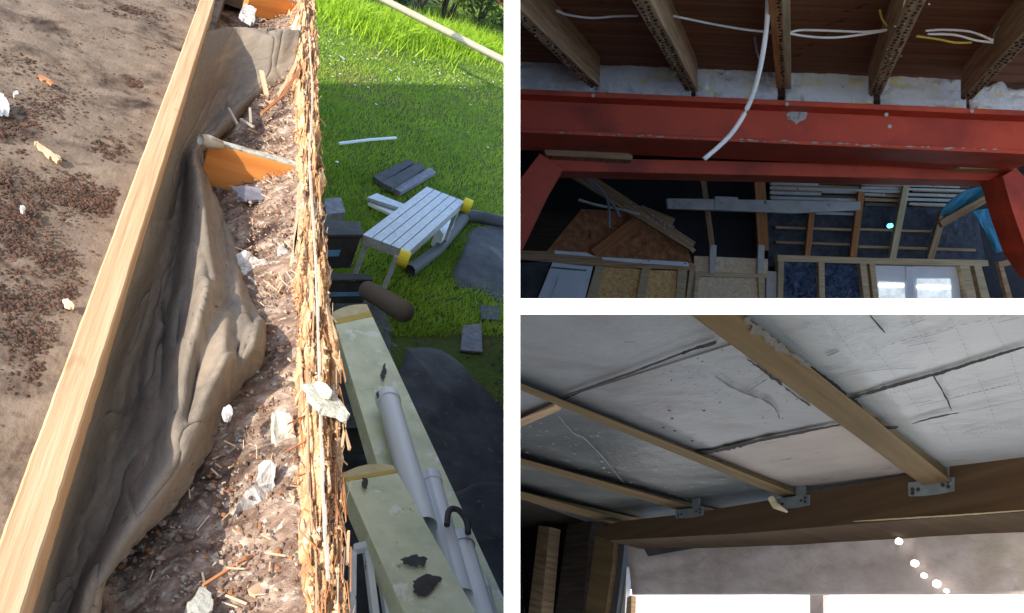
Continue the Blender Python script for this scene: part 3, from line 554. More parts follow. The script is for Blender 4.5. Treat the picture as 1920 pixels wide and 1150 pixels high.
# slates pile
GS = 'dark slabs stacked on the shaded lawn'
def slab(name, pts, z, th, m, lab, cat, grp=None, parent=None):
    P = [gp(x, y, z) for x, y in pts]; return MB().prism(P, np.array([0, 0, -th])).build(name, m, label=lab, cat=cat, group=grp, bevel=.004)
slab('roof_slab_piece', [(700, 330), (765, 298), (778, 304), (716, 342)], .06, .04, M['charcoal2'], 'dark slab farthest back in the pile on the shaded lawn', 'slab', GS)
slab('roof_slab_piece', [(715, 342), (785, 304), (798, 312), (736, 352)], .10, .05, M['charcoal2'], 'dark slab in the middle of the pile on the shaded lawn', 'slab', GS)
slab('roof_slab_piece', [(737, 352), (806, 314), (818, 322), (752, 360)], .07, .05, M['slate'], 'greyish slab nearest in the pile on the shaded lawn', 'slab', GS)
GP = 'pale boards beside the work platform'
slab('pale_board', [(688, 370), (706, 362), (762, 384), (756, 392)], .10, .03, M['alu'], 'pale board poking out behind the work platform', 'board', GP)
slab('pale_board', [(690, 380), (700, 376), (748, 398), (740, 404)], .05, .03, M['pvc'], 'lower bluish board poking out behind the work platform', 'board', GP)
# work platform
tp = [(800, 350), (872, 378), (752, 476), (680, 440)]; HZ = .50
P4 = [gp(x, y, HZ) for x, y in tp]; wp = empty('work_platform', (P4[0] + P4[2]) / 2 - [0, 0, HZ], 'aluminium work platform with ribbed top and yellow corner caps standing on the lawn', 'work platform')
ax_ = P4[3] - P4[0]; bx_ = P4[1] - P4[0]
for i in range(5):
    a = P4[0] + bx_ * (i * .2 + .008); MB().beam(a, a + ax_, bx_ * .18, (0, 0, -.018)).build('tread', M['alu'], wp)
for i, (p, d) in enumerate(((P4[0], bx_), (P4[3], bx_))): MB().beam(p + [0, 0, -.02], p + d + [0, 0, -.02], nrm(ax_) * (.02 if i == 0 else -.02), (0, 0, -.05)).build('end_rail', M['alu'], wp)
for i, p in enumerate((P4[0], P4[1])): MB().beam(p + [0, 0, -.02] , p + ax_ + [0, 0, -.02], nrm(bx_) * (.02 if i == 0 else -.02), (0, 0, -.05)).build('side_rail', M['alu'], wp)
for p in (P4[1], P4[2]):
    c = p + [0, 0, -.03]; n = nrm(bx_); mb = MB(); c = c + n * .02; mb.tube([c - n * .03, c + n * .045], .062, 16); mb.build('corner_cap', M['yellow'], wp)
for i, (p, s1) in enumerate(((P4[0], 1), (P4[1], 1), (P4[2], -1), (P4[3], -1))):
    o_ = nrm(bx_) * (.02 if i in (0, 3) else -.045); q = p + o_ + nrm(ax_) * .03 * s1; MB().beam(q + [0, 0, -.05], q * [1, 1, 0] - nrm(ax_) * s1 * .05 + [0, 0, .01], nrm(bx_) * .03, nrm(ax_) * .03 * s1).build('leg', M['alu'], wp)
q0 = P4[3] * [1, 1, 0] + [0, 0, .12]; MB().beam(q0 + nrm(ax_) * .01, q0 + bx_ + nrm(ax_) * .01, nrm(ax_) * .02, (0, 0, .03)).build('cross_bar', M['alu'], wp)
slab('white_block', [(820, 425), (842, 408), (852, 420), (832, 440)], .20, .18, M['pvc'], 'white plastic block under the far end of the work platform', 'block')
# bins and boxes at the left
def crate(name, x0, y0, x1, y1, z, h, m, lab, cat, sticker=None, dx=18):
    P = [gp(x0, y0, z), gp(x1, y0 + 6, z), gp(x1 + dx * .4, y1, z), gp(x0, y1, z)]
    t = empty(name, (sum(P) / 4) * [1, 1, 0], lab, cat); MB().prism([p - [0, 0, .03] for p in P], np.array([0, 0, -h + .03])).build('body', m, t, bevel=.01)
    c = sum(P) / 4; MB().prism([c + (p - c) * 1.05 for p in P], np.array([0, 0, -.028])).build('lid', m, t, bevel=.008)
    if sticker:
        e = P[2] - P[3]; dn_ = nrm(np.cross(e, [0, 0, 1])); dn_ = -dn_ if dn_[1] > 0 else dn_
        a = P[3] + e * sticker[0] + dn_ * .006 - [0, 0, .07 + sticker[3]]; MB().beam(a, a + e * sticker[1], dn_ * .004, (0, 0, -sticker[2])).build('label_sticker', M['blue'], t)
    return t
crate('storage_box', 560, 410, 672, 440, .50, .28, M['charcoal'], 'black storage box with blue sticker standing behind the rotten board', 'storage box', (.42, .3, .05, .05))
crate('storage_box', 560, 508, 690, 524, .34, .20, M['charcoal'], 'low black box with dull blue strip in front of the stickered box', 'storage box', (.4, .5, .03, .03))
slab('concrete_lump', [(608, 372), (640, 370), (648, 398), (612, 402)], .20, .2, M['slate'], 'grey block behind the black storage box', 'block')
mb = MB(); a, b = wpx(690, 545, 5.6), wpx(758, 585, 5.0); mb.tube([a, b], .065, 16); mb.build('carpet_roll', M['brown_roll'], label='brown roll of material lying below the work platform', cat='roll', smooth=True)
# dark sheeting on the ground
def tarp(pts, z, th, m, lab, name='tarpaulin', cat='tarpaulin', grp=None):
    Q = [gp(x, y, z) for x, y in pts]; c = sum(Q) / len(Q); K = len(Q); R = 14; Gm = np.zeros((R, K * 6 + 1, 3))
    ring = catmull(Q + [Q[0]], K * 6 + 1); ring[:, :2] += .03 * np.stack([fbm(ring[:, 0] * 8, ring[:, 1] * 8), fbm(ring[:, 1] * 8 + 4, ring[:, 0] * 8)], 1)
    for i in range(R): Gm[i] = c + (ring - c) * (1 - i / (R - 1))
    Gm[..., 2] = z + .10 * np.maximum(0, .35 + fbm(Gm[..., 0] * 2.2, Gm[..., 1] * 2.2, 4)) * np.linspace(0, 1, R)[:, None] ** .5
    Gm[0, :, 2] = .006
    return MB().grid(Gm, Gm[..., :2].copy()).build(name, m, label=lab, cat=cat, group=grp, smooth=True)
GT = 'black sheeting lying on the lawn'
tarp([(760, 650), (830, 655), (900, 720), (960, 800), (975, 1010), (900, 1010), (770, 900), (735, 760)], .02, .02, M['charcoal'], 'large black sheet of membrane spread on the grass beside the insulation boards', grp=GT)
tarp([(830, 930), (900, 895), (975, 930), (985, 1170), (930, 1200), (860, 1120)], .05, .02, M['charcoal'], 'crumpled black sheeting in the lower corner of the garden', grp=GT)
tarp([(640, 650), (720, 640), (760, 760), (790, 900), (820, 1160), (640, 1180), (620, 900)], .02, .02, M['charcoal'], 'black sheeting under the insulation boards next to the wall', grp=GT)
tarp([(610, 560), (700, 560), (735, 620), (720, 660), (640, 660), (600, 620)], .02, .02, M['charcoal2'], 'grubby black sheet at the end of the longer insulation board', grp=GT)
P = [(884, 425), (975, 415), (985, 560), (900, 545), (850, 520)]
tarp(P, .03, .02, M['charcoal2'], 'dark grey mat lying to the side of the work platform', 'ground_mat', 'mat')
mb = MB(); mb.tube([gp(866, 402, .07), gp(905, 408, .07), gp(975, 424, .07)], .06, 12); mb.build('dark_roll', M['charcoal'], label='rolled black membrane behind the dark mat', cat='roll', smooth=True)
mb = MB(); mb.tube([gp(768, 508, .05), gp(820, 470, .06), gp(870, 410, .06)], .05, 10); mb.build('dark_roll', M['charcoal'], label='thin black roll lying from the platform towards the mat', cat='roll', smooth=True)
slab('slate_tile', [(868, 610), (903, 606), (905, 660), (864, 656)], .03, .02, M['slate'], 'single grey slate tile lying on the bare grass', 'slate')
slab('slate_tile', [(900, 572), (938, 574), (936, 600), (902, 598)], .03, .02, M['charcoal2'], 'darker slate fragment just behind the grey slate tile', 'slate')
mb = MB()
for i in range(160):
    q = gp(760 + 180 * rng.random(), 560 + 220 * rng.random(), .0); lump(mb, (q[0], q[1], .01), .006 + .02 * rng.random() ** 3, .5)
mb.build('lawn_litter', M['charcoal2'], label='dark bits scattered over the bare grass', cat='litter', kind='stuff')

# insulation boards and pipes
def board3(name, A, B, wv, tv, m, lab, cat, grp, endm=None, yellow=None):
    t = empty(name, A, lab, cat, grp); MB().beam(A, B, wv, tv).build('core', m, t, bevel=.004)
    d = nrm(B - A)
    if endm: 
        mb = MB().beam(A - d * .012, A + d * .03, wv, tv * 1.0 - nrm(tv) * -.003); mb.build('cut_end', endm, t, bevel=.004)
    if yellow:
        MB().beam(A + d * .03, A + d * .055, wv + nrm(wv) * .002, tv + nrm(tv) * .004).build('yellow_band', yellow, t)
    return t
def fboard(name, TL, TR, BL, BR, z0, z1, th, m, lab, grp):
    # corners of the top face by where they stand: z0 at the far end, z1 at the near end
    a, b, c, d = gp(*TL, z0), gp(*TR, z0), gp(*BR, z1), gp(*BL, z1)
    t = empty(name, (a + b) / 2, lab, 'insulation board', grp); up = nrm(np.cross(b - a, d - a)); up = up if up[2] > 0 else -up
    K = 24; mb = MB(); L_ = [a + (d - a) * s for s in np.linspace(0, 1, K)]; R_ = [b + (c - b) * s for s in np.linspace(0, 1, K)]
    def band(s0, s1, mm, nm, lift, head=0):
        A_, B_, C_, D_ = a + (d - a) * s0, b + (c - b) * s0, b + (c - b) * s1, a + (d - a) * s1
        if head:
            pts = [A_]; 
            for k in range(1, 6): 
                f_ = k / 6; pts.append(A_ * (1 - f_) + B_ * f_ - nrm(d - a) * head * math.sin(math.pi * f_))
            pts += [B_, C_, D_]
        else: pts = [A_, B_, C_, D_]
        MB().prism([p + up * lift for p in pts], -up * (th + 2 * lift)).build(nm, mm, t, bevel=.003)
    band(0, .035, M['foamend'], 'cut_end', .0, .03); band(.0352, .06, M['foamyellow'], 'yellow_band', .001); band(.0602, 1, m, 'core', 0)
    return t
GI = 'foil faced insulation boards stacked beside the wall'
fboard('insulation_board', (622, 586), (688, 570), (800, 1180), (972, 1180), .60, .75, .09, M['foam'], 'longer green grey insulation board farther from the house wall', GI)
fboard('insulation_board', (641, 888), (738, 872), (780, 1200), (905, 1170), .95, 1.05, .08, M['foam'], 'shorter green grey insulation board lying on top near the wall', GI)
GPi = 'white plastic pipes lying along the insulation boards'
def pipe(a, b, z0, z1, r, lab):
    A_, B_ = gp(*a, z0), gp(*b, z1); t = empty('plastic_pipe', A_, lab, 'pipe', GPi); MB().tube([A_, B_], r, 20, cap=False).build('tube', M['pvc'], t, smooth=True)
    d = nrm(B_ - A_); MB().tube([A_ - d * .002, A_ + d * .05], r * 1.12, 20).build('collar', M['pvc'], t, smooth=False)
pipe((726, 745), (795, 990), .74, .86, .052, 'white pipe with its collar farthest up the longer board')
pipe((806, 895), (866, 1120), .80, .86, .042, 'white pipe between the two insulation boards')
pipe((862, 1010), (915, 1190), .82, .86, .045, 'white pipe with black hook at its end')
pipe((898, 1095), (930, 1210), .82, .86, .035, 'shortest white pipe in the bottom corner of the garden view')
pipe((745, 860), (800, 990), .70, .80, .02, 'thin white pipe squeezed beside the shorter board')
mb = MB(); P = catmull([gp(x, y, .92) for x, y in [(838, 985), (842, 958), (858, 956), (874, 975), (878, 1000)]], 20); mb.tube(P, .012, 8); mb.build('black_hook', M['charcoal'], label='black curved hook hanging over the end of the white pipe', cat='hook', smooth=True)
GZ = 'dark flakes lying on the insulation boards'
for pts, z, lb in (([(720, 612), (738, 618), (734, 622), (718, 617)], .625, 'small dark flake near the far end of the longer board'), ([(732, 640), (746, 648), (740, 651)], .63, 'second small dark flake near the far end of the longer board'),
                   ([(714, 700), (722, 680), (724, 700), (718, 716)], .65, 'dark upright sliver just above the collar of the farthest pipe'), ([(680, 895), (690, 900), (688, 915), (680, 912)], .97, 'dark fleck near the yellow end of the shorter board'),
                   ([(750, 1048), (775, 1040), (800, 1048), (790, 1058), (766, 1060)], 1.02, 'long dark flake across the shorter board'), ([(775, 1090), (800, 1076), (828, 1082), (815, 1100), (798, 1118), (780, 1112)], 1.03, 'largest dark leaf shaped flake on the shorter board')):
    flake('bark_flake', pts, M['charcoal2'], lb, 'flake', z + .012, .003, GZ)
# white window frame stack
wf = empty('window_frame', gp(690, 1090, .7), 'white plastic window frame pieces standing at the foot of the rotten board', 'window frame')
for a, b, ww in (((664, 1030), (662, 1200), 10), ((690, 1022), (712, 1200), 12), ((712, 1030), (740, 1200), 14), ((738, 1090), (764, 1200), 18)):
    A_, B_ = gp(*a, .95), gp(*b, .95); v = np.array([ww * 3.2 / F, 0, 0]); MB().beam(A_ - v / 2, B_ - v / 2, v, (0, 0, -.03)).build('frame_bar', M['pvc'], wf, bevel=.003)
A_, B_ = gp(664, 1032, .955), gp(692, 1024, .955); MB().beam(A_, B_, (0, .03, 0), (0, 0, -.03)).build('frame_bar', M['pvc'], wf, bevel=.003)
slab('blue_tray', [(645, 760), (695, 757), (700, 782), (648, 782)], .30, .08, M['slate'], 'blue grey tray in the gap between the board and the wall', 'tray')
slab('grey_offcut', [(640, 800), (700, 796), (716, 830), (648, 836)], .20, .08, M['charcoal2'], 'dark offcut below the blue grey tray', 'offcut')

# ================================================================== UPPER RIGHT: OPENED CEILING WITH RED STEEL
def cbeam(mb, p, q, wv, hv):
    a, b = W(p), W(q); return mb.beam(a, b, AX @ np.asarray(wv, float), AX @ np.asarray(hv, float))
SL = -.045
# ceiling boards (one underside of planks)
bd = MB(); k = 0; z = 2.1
while z < 3.9:
    y = 1.035 + .034 * (z - 3.6); cbeam(bd, (-.0 + T * 1.3, y, -z), (4.0, y + SL * 4 * .9, -z), (0, 0, -.138), (0, .02, 0)); z += .15
bd.build('ceiling_boards', M['boards'], kind='structure')
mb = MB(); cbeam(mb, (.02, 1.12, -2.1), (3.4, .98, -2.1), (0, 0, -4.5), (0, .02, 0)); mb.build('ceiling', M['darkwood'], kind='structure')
jd = nrm([530, 55, -1600]); GJ = 'ceiling joists resting on the red steel beam'
jl_ = ['broad brown ceiling joist nearest the white divider', 'nail pocked ceiling joist, second along the red beam', 'narrow reddish ceiling joist behind the hanging white cable', 'nail pocked ceiling joist with the yellow cable beside it', 'pale brown ceiling joist nearest the right border']
for k, (x0, y0, wd) in enumerate([(1103, 162, 22), (1284, 170, 24), (1456, 166, 17), (1628, 178, 24), (1801, 186, 22)]):
    a = px(x0, y0, 3.46); wv = np.array([wd * 3.46 / F, SL * wd * 3.46 / F, 0]); e = a - jd * (2.6 if k in (1, 2, 3) else 2.4)
    e2 = e
    hgt = np.array([0, .145, 0])
    t = empty('ceiling_joist', W(a), jl_[k], 'joist', GJ)
    mt = M['redwood'] if k == 2 else M['oldwood']
    cbeam(MB(), a, e2, wv, hgt).build('timber', mt, t, bevel=.002)
    if k == 2:
        cbeam(MB(), a + wv * 1.02, e2 + wv * 1.02, wv * .6, hgt * .98).build('batten', M['palewood'], t)
    n = 46; mb = MB(); mc = MB()
    for i in range(n):
        for s in ((.28, .70) if k != 2 else (.8,)):
            f = (i + .3 * rng.random() + (s > .5) * .5) * .034; p = a - jd * f + wv * (s + .12 * rng.normal() * .5) + [0, -.0015, 0]; r = .0042 + .0022 * rng.random()
            if k == 0 and rng.random() < .3: continue
            pts = [W(p + [r * math.cos(q * 1.047), 0, r * 1.1 * math.sin(q * 1.047)]) for q in range(6)]; mb.prism(pts, AX @ np.array([0, -.003 * rng.random() - .001, 0]))
            if rng.random() < .35:
                p2 = p + [.009 * rng.normal(), -.001, .012]; pts = [W(p2 + [r * .5 * math.cos(q * 1.6), -.002, r * .5 * math.sin(q * 1.6)]) for q in range(4)]; mc.prism(pts, AX @ np.array([0, .004, 0]))
    if k < 1 or k > 0: mb.build('nail_holes', M['hole'], t)['kind'] = 'stuff'
    mc.build('plaster_nibs', M['plaster_bit'], t)['kind'] = 'stuff'
# insulation batts
GB = 'white insulation stuffed between the joists'
bl = ['white insulation stuffed beside the white divider at the left joist', 'smooth white insulation between the first two joists', 'wide white insulation batt crossed by the hanging cable', 'white insulation with yellow stain right of the reddish joist', 'ragged white insulation between the nail pocked joist and the pale joist', 'white insulation scrap at the right border above the beam']
for k, (x0, x1, yt) in enumerate([(962, 1116, (95, 118)), (1118, 1296, (112, 112)), (1304, 1458, (118, 122)), (1472, 1638, (116, 124)), (1650, 1812, (138, 136)), (1818, 1960, (150, 165))]):
    K, R = 60, 26; G = np.zeros((R, K, 3))
    for j in range(K):
        f = j / (K - 1); x = x0 + (x1 - x0) * f; yb = 172 + (x - 975) * .046 + 12; ytop = yt[0] * (1 - f) + yt[1] * f + 17 * fbm(np.array(x / 22.), np.array(k * 3.), 3)
        if k == 4: ytop -= 14 * math.exp(-((f - .35) / .2) ** 2)
        for i in range(R):
            g = i / (R - 1); yy_ = yb + (ytop - yb) * g; bul = .05 * math.sqrt(max(0, 1 - (2 * g - 1) ** 2)) * (1 - .6 * abs(2 * f - 1) ** 4)
            G[i, j] = W(px(x, yy_, 3.62 - bul - .03 * float(fbm(np.array(x / 18.), np.array(yy_ / 12. + k), 4)) * (1 - .2 * g)))
    o = MB().grid(G).build('insulation_batt', M['insul'], label=bl[k], cat='insulation', group=GB, smooth=True); m_ = o.modifiers.new('s', 'SOLIDIFY'); m_.thickness = .04; m_.offset = -1
# red steel frame
rs = empty('steel_frame', W(px(1440, 300, 3.5)), 'red oxide painted steel goalpost frame carrying the joists', 'steel frame')
def xs(x, z): return (x - 960) / F * z
def yl(y, z): return (575 - y) / F * z
X0, X1 = 964, 1990
def hb(y0, y1, z0, z1, xa=X0, xb=X1, sl=None):
    # horizontal member: y0 top, y1 bottom at pixel column 975, front depth z0, back depth z1
    sl_ = -.043 if sl is None else sl; mb = MB(); A_ = np.array([xs(xa, z0), yl(y0, z0) + sl_ * xs(xa, z0), -z0]); B_ = np.array([xs(xb, z0), yl(y0, z0) + sl_ * xs(xb, z0), -z0])
    return cbeam(mb, A_, B_, (0, 0, -(z1 - z0)), (0, -(yl(y0, z0) - yl(y1, z0)), 0))
mbm = hb(166, 176, 3.36, 3.62)
b1 = mbm.build('upper_beam', M['red'], rs, bevel=.003)
hb(174, 250, 3.46, 3.47).build('beam_web', M['red'], rs)
hb(240, 248, 3.36, 3.74).build('beam_flange', M['red'], rs, bevel=.003)
hb(293, 319, 3.80, 4.0, 1012, 1910, -.022).build('lower_beam', M['red'], rs, bevel=.004)
pl_ = Plane((0, 0, 1), (0, 0, -3.7))
MB().prism([pl_.pt(x, y) for x, y in [(1012, 287), (1056, 316), (1030, 360), (985, 455), (950, 520), (950, 380), (968, 345)]], AX @ np.array([0, 0, -.18])).build('post', M['red'], rs, bevel=.004)
MB().prism([pl_.pt(x, y) for x, y in [(1880, 330), (1906, 315), (1950, 360), (1960, 520), (1925, 470), (1900, 400)]], AX @ np.array([0, 0, -.18])).build('post', M['red'], rs, bevel=.004)
mb = MB()
for x, y in [(1112, 180), (1475, 196), (1661, 216), (1667, 238), (1821, 209)]:
    c = px(x, y, 3.352); mb.tube([W(c), W(c + [0, 0, .006])], .008, 8)
mb.build('bolt', M['chalk'], rs)
c = [(1474, 214), (1486, 207), (1502, 206), (1514, 212), (1510, 224), (1500, 228), (1492, 234), (1488, 228), (1476, 224)]
pw = Plane((0, 0, 1), (0, 0, -3.457)); MB().prism([pw.pt(x, y) for x, y in c], AX @ np.array([0, 0, .002])).build('paint_splat', M['chalk'], rs)
mb = MB(); 
for i in range(45):
    x = 980 + 940 * rng.random(); y = 247 + (x - 975) * .038 + rng.normal() * 1.2; pw2 = Plane((0, 0, 1), (0, 0, -3.356)); r1, r2 = 2 + 9 * rng.random() ** 2, .8 + 1.3 * rng.random()
    mb.prism([pw2.pt(x - r1, y), pw2.pt(x, y - r2), pw2.pt(x + r1, y + .4), pw2.pt(x, y + r2)], AX @ np.array([0, 0, .0015]))
o = mb.build('chipped_paint', M['plaster_bit'], rs); o['kind'] = 'stuff'
pz = Plane((0, 0, 1), (0, 0, -3.70))
GK = 'timber packers between the two red beams'
MB().prism([pz.pt(x, y) for x, y in [(1016, 266), (1150, 272), (1186, 292), (1186, 300), (1024, 291)]], AX @ np.array([0, 0, -.1])).build('timber_packer', M['oldwood'], label='brown timber packer between the red beams at the left post', cat='packer', group=GK)
MB().prism([pz.pt(x, y) for x, y in [(1788, 304), (1900, 300), (1905, 318), (1800, 316)]], AX @ np.array([0, 0, -.1])).build('timber_packer', M['oldwood'], label='brown timber packer between the red beams at the right post', cat='packer', group=GK)
# cables
def cable(pts, z, r, m, lab, grp='cables strung between the ceiling joists', n=40):
    zz = z if hasattr(z, '__len__') else [z] * len(pts); P = catmull([wpx(x, y, q) for (x, y), q in zip(pts, zz)], n)
    return MB().tube(P, r, 8).build('cable', m, label=lab, cat='cable', group=grp, smooth=True)
cable([(1440, -10), (1438, 40), (1432, 90), (1420, 150), (1400, 205), (1368, 255), (1320, 299)], [2.5, 2.5, 2.5, 2.55, 2.6, 2.6, 2.6], .0075, M['cable'], 'thick white cable hanging down in front of the red beam')
cable([(1043, 20), (1065, 28), (1110, 34), (1150, 31), (1196, 30)], 2.75, .004, M['cable'], 'white cable between the two left joists')
cable([(1040, 15), (1100, 18), (1200, 26), (1230, 30)], 2.9, .003, M['cable_grey'], 'thin grey cable above the left white one')
cable([(1262, 30), (1300, 38), (1350, 48), (1400, 56), (1436, 60), (1460, 62)], 2.75, .004, M['cable'], 'white cable running from the pocked joist to the reddish joist')
cable([(1476, 64), (1500, 57), (1560, 58), (1620, 60), (1665, 56)], 2.75, .004, M['cable'], 'upper white cable of the pair right of the reddish joist')
cable([(1476, 62), (1510, 68), (1560, 71), (1610, 66), (1660, 58)], 2.75, .004, M['cable'], 'lower white cable of the pair right of the reddish joist')
cable([(1735, 58), (1770, 56), (1820, 60), (1862, 76)], 2.75, .004, M['cable'], 'upper white cable of the pair near the right border')
cable([(1740, 64), (1790, 66), (1830, 76), (1862, 80)], 2.75, .004, M['cable'], 'lower white cable of the pair near the right border')
cable([(1718, 68), (1760, 74), (1790, 80), (1822, 80)], 2.78, .004, M['cable_yellow'], 'yellow cable running under the right white pair')
cable([(1659, -10), (1650, 15), (1654, 35), (1664, 50)], 2.75, .004, M['cable_yellow'], 'yellow cable looping down beside the pocked joist')
cable([(1405, -10), (1410, 40), (1418, 90), (1425, 112)], 3.1, .005, M['cable_grey'], 'grey cable hanging from the boards left of the reddish joist')
cable([(1910, -10), (1880, 40), (1865, 62), (1862, 78)], 2.8, .0025, M['cable_grey'], 'thin cable dropping to the pair near the right border')

# dark room behind
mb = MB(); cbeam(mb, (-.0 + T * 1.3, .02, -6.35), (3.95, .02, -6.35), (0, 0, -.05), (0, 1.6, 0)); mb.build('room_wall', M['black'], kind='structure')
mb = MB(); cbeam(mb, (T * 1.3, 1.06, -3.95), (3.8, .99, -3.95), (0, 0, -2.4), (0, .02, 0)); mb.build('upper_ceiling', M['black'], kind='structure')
B = Plane((0, 0, 1), (0, 0, -6.2)); Fp = Plane((0, 0, 1), (0, 0, -5.7)); BK = AX @ np.array([0, 0, -.04])
def pan(name, pts, pl, m, lab=None, cat=None, grp=None, th=.04, par=None, off=0, kind=None, bevel=0):
    return MB().prism([pl.pt(x, y, off) for x, y in pts], -pl.wn * th).build(name, m, par, lab, cat, grp, kind, bevel=bevel)
def bar(name, p, q, w_, pl, m, lab=None, cat=None, grp=None, th=.04, par=None, off=0, w2=None):
    p, q = np.array(p, float), np.array(q, float); d = nrm(q - p); n = np.array([-d[1], d[0]]); w2 = w2 or w_
    pts = [pl.c(*(p - n * w_ / 2), off), pl.c(*(q - n * w2 / 2), off), pl.c(*(q + n * w2 / 2), off), pl.c(*(p + n * w_ / 2), off)]
    P = [W(v) for v in pts]; mb = MB(); mb.prism(P, -pl.wn * th)
    return mb.build(name, m, par, lab, cat, grp)
pan('felt_backing', [(1440, 385), (1830, 390), (1850, 500), (1440, 500)], B, M['blackfelt'], 'shiny black felt lining between the far wall studs', 'felt lining', off=.03)
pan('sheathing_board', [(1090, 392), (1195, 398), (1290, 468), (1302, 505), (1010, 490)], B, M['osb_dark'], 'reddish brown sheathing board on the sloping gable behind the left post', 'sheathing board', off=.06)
pan('wall_panel', [(962, 398), (1080, 400), (1040, 490), (962, 480)], B, M['darkwood'], 'dark timber panel behind the red left post', 'panel', off=.05)
GR = 'studs and braces of the far gable'
bar('gable_rafter', (1052, 306), (1300, 462), 26, Fp, M['oldwood'], 'dark sloping rafter of the far gable', 'rafter', GR, w2=18)
bar('diagonal_brace', (1115, 478), (1210, 405), 24, B, M['redwood'], 'reddish diagonal brace across the gable sheathing', 'brace', GR, off=.12)
bar('gable_trim', (1200, 395), (1262, 420), 22, B, M['oldwood'], 'short brown board at the top of the gable slope', 'board', GR, off=.12)
bar('gable_trim', (1255, 425), (1302, 472), 8, B, M['palewood'], 'pale splintered edge of the gable slope', 'board', GR, off=.14)
cable([(1100, 340), (1125, 360), (1150, 385), (1162, 408)], 5.4, .009, M['cable_grey'], 'grey conduit cable hanging in front of the gable', 'grey cables before the gable')
cable([(1075, 322), (1120, 350), (1140, 380), (1142, 428)], 5.4, .009, M['cable_grey'], 'longer grey cable hanging in front of the gable', 'grey cables before the gable')
cable([(1085, 375), (1120, 385), (1160, 392), (1200, 402)], 5.5, .009, M['ply_white'], 'pale strip running across the gable', 'grey cables before the gable')
mb = MB()
for i in range(26):
    f = rng.random(); x, y = 1150 + 130 * f + rng.normal() * 5, 368 + 70 * f + rng.normal() * 6; c = px(x, y, 5.66); lump(mb, W(c), .006 + .006 * rng.random(), 1)
mb.build('plaster_specks', M['chalk'], label='pale plaster specks stuck along the gable rafter', cat='specks', kind='stuff')
# white timber rail
r_ = empty('white_rail', W(px(1430, 384, 5.5)), 'whitewashed horizontal rail hung across the dark void', 'rail')
Rp_ = Plane((0, 0, 1), (0, 0, -5.5))
pan('rail', [(1250, 372), (1490, 376), (1614, 378), (1614, 394), (1490, 400), (1252, 391)], Rp_, M['ply_white'], par=r_, th=.05, bevel=.003)
pan('sleeve', [(1340, 368), (1384, 370), (1384, 396), (1340, 394)], Rp_, M['ply_white'], par=r_, off=.006, th=.06, bevel=.003)
GU = 'upright studs in the dark far wall'
for k, (p, q, ww, m, lb) in enumerate([((1317, 322), (1336, 465), 10, 'oldwood', 'thin dark stud left of the split rail sleeve'), ((1424, 325), (1432, 470), 20, 'redwood', 'broad reddish stud in the middle of the far wall'),
        ((1524, 388), (1514, 482), 10, 'redwood', 'reddish stud under the end of the white rail'), ((1616, 360), (1600, 482), 12, 'redwood', 'plaster spotted reddish stud at the end of the white rail'),
        ((1700, 350), (1674, 486), 12, 'palewood', 'pale double stud right of the lath strips'), ((1770, 400), (1745, 486), 12, 'oldwood', 'brown stud near the blue membrane')]):
    bar('wall_stud', p, q, ww, B, M[m], lb, 'stud', GU, off=.12)
GL = 'old lath strips across the far wall'
ln = 0
for k, (x0, x1, y, hh) in enumerate([(1444, 1700, 333, 5), (1444, 1535, 341, 5), (1615, 1800, 342, 5), (1444, 1700, 350, 5), (1444, 1540, 359, 5), (1615, 1820, 350, 4), (1540, 1615, 357, 4), (1444, 1620, 368, 5), (1614, 1660, 362, 4), (1700, 1830, 362, 5), (1700, 1826, 371, 5), (1706, 1815, 380, 4), (1490, 1612, 384, 9), (1530, 1612, 397, 5), (1455, 1600, 424, 5), (1610, 1760, 428, 4), (1455, 1600, 452, 5), (1610, 1830, 460, 5)]):
    where = 'high' if y < 360 else ('middle' if y < 400 else 'low')
    pan('lath_strip', [(x0, y), (x1, y + (x1 - x0) * .03), (x1, y + hh + (x1 - x0) * .03), (x0, y + hh)], B, M['oldwood'] if k > 13 else M['ply_white'],
        ['topmost long lath strip under the lower red beam', 'short lath strip just below the topmost long one', 'dark lath strip under the right half of the lower red beam', 'second long lath strip under the lower red beam', 'short lath strip left of the gap under the lower beam', 'thin lath strip running towards the blue membrane high up', 'tiny lath strip closing the gap above the white rail', 'white lath strip directly above the white rail', 'stub of lath between two studs above the rail end', 'lath strip right of the pale double stud, upper', 'lath strip right of the pale double stud, middle', 'lath strip right of the pale double stud, lowest', 'thick white lath crossing the end of the white rail', 'white lath just below the end of the white rail', 'upper dark batten on the felt left of the blue light', 'upper dark batten on the felt at the blue light', 'lower dark batten on the felt left of the blue light', 'lower long dark batten on the felt at the right'][k], 'lath', GL + ' ' + {'high': 'under the lower beam', 'middle': 'at the rail', 'low': 'over the felt'}[where], off=.09, th=.02)
ord_ = ['first', 'second', 'third', 'fourth', 'fifth', 'sixth']
for r_i, y in enumerate((336, 344, 353, 362, 371, 380)):
    for c_i, (x0, x1) in enumerate(((1446, 1612), (1622, 1694), (1712, 1826 - 8 * r_i))):
        if (r_i in (1, 3) and c_i == 0 and False): continue
        pan('lath', [(x0, y), (x1, y + (x1 - x0) * .035), (x1, y + 6 + (x1 - x0) * .035), (x0, y + 6)], B, M['oldwood'] if (r_i + c_i) % 3 else M['brown_roll'], 'brown lath, %s from the top of the stacked laths %s' % (ord_[r_i], ('above the white rail end', 'between the last two studs', 'towards the blue membrane')[c_i]), 'lath', 'stacked brown laths under the lower red beam', off=.075, th=.012)
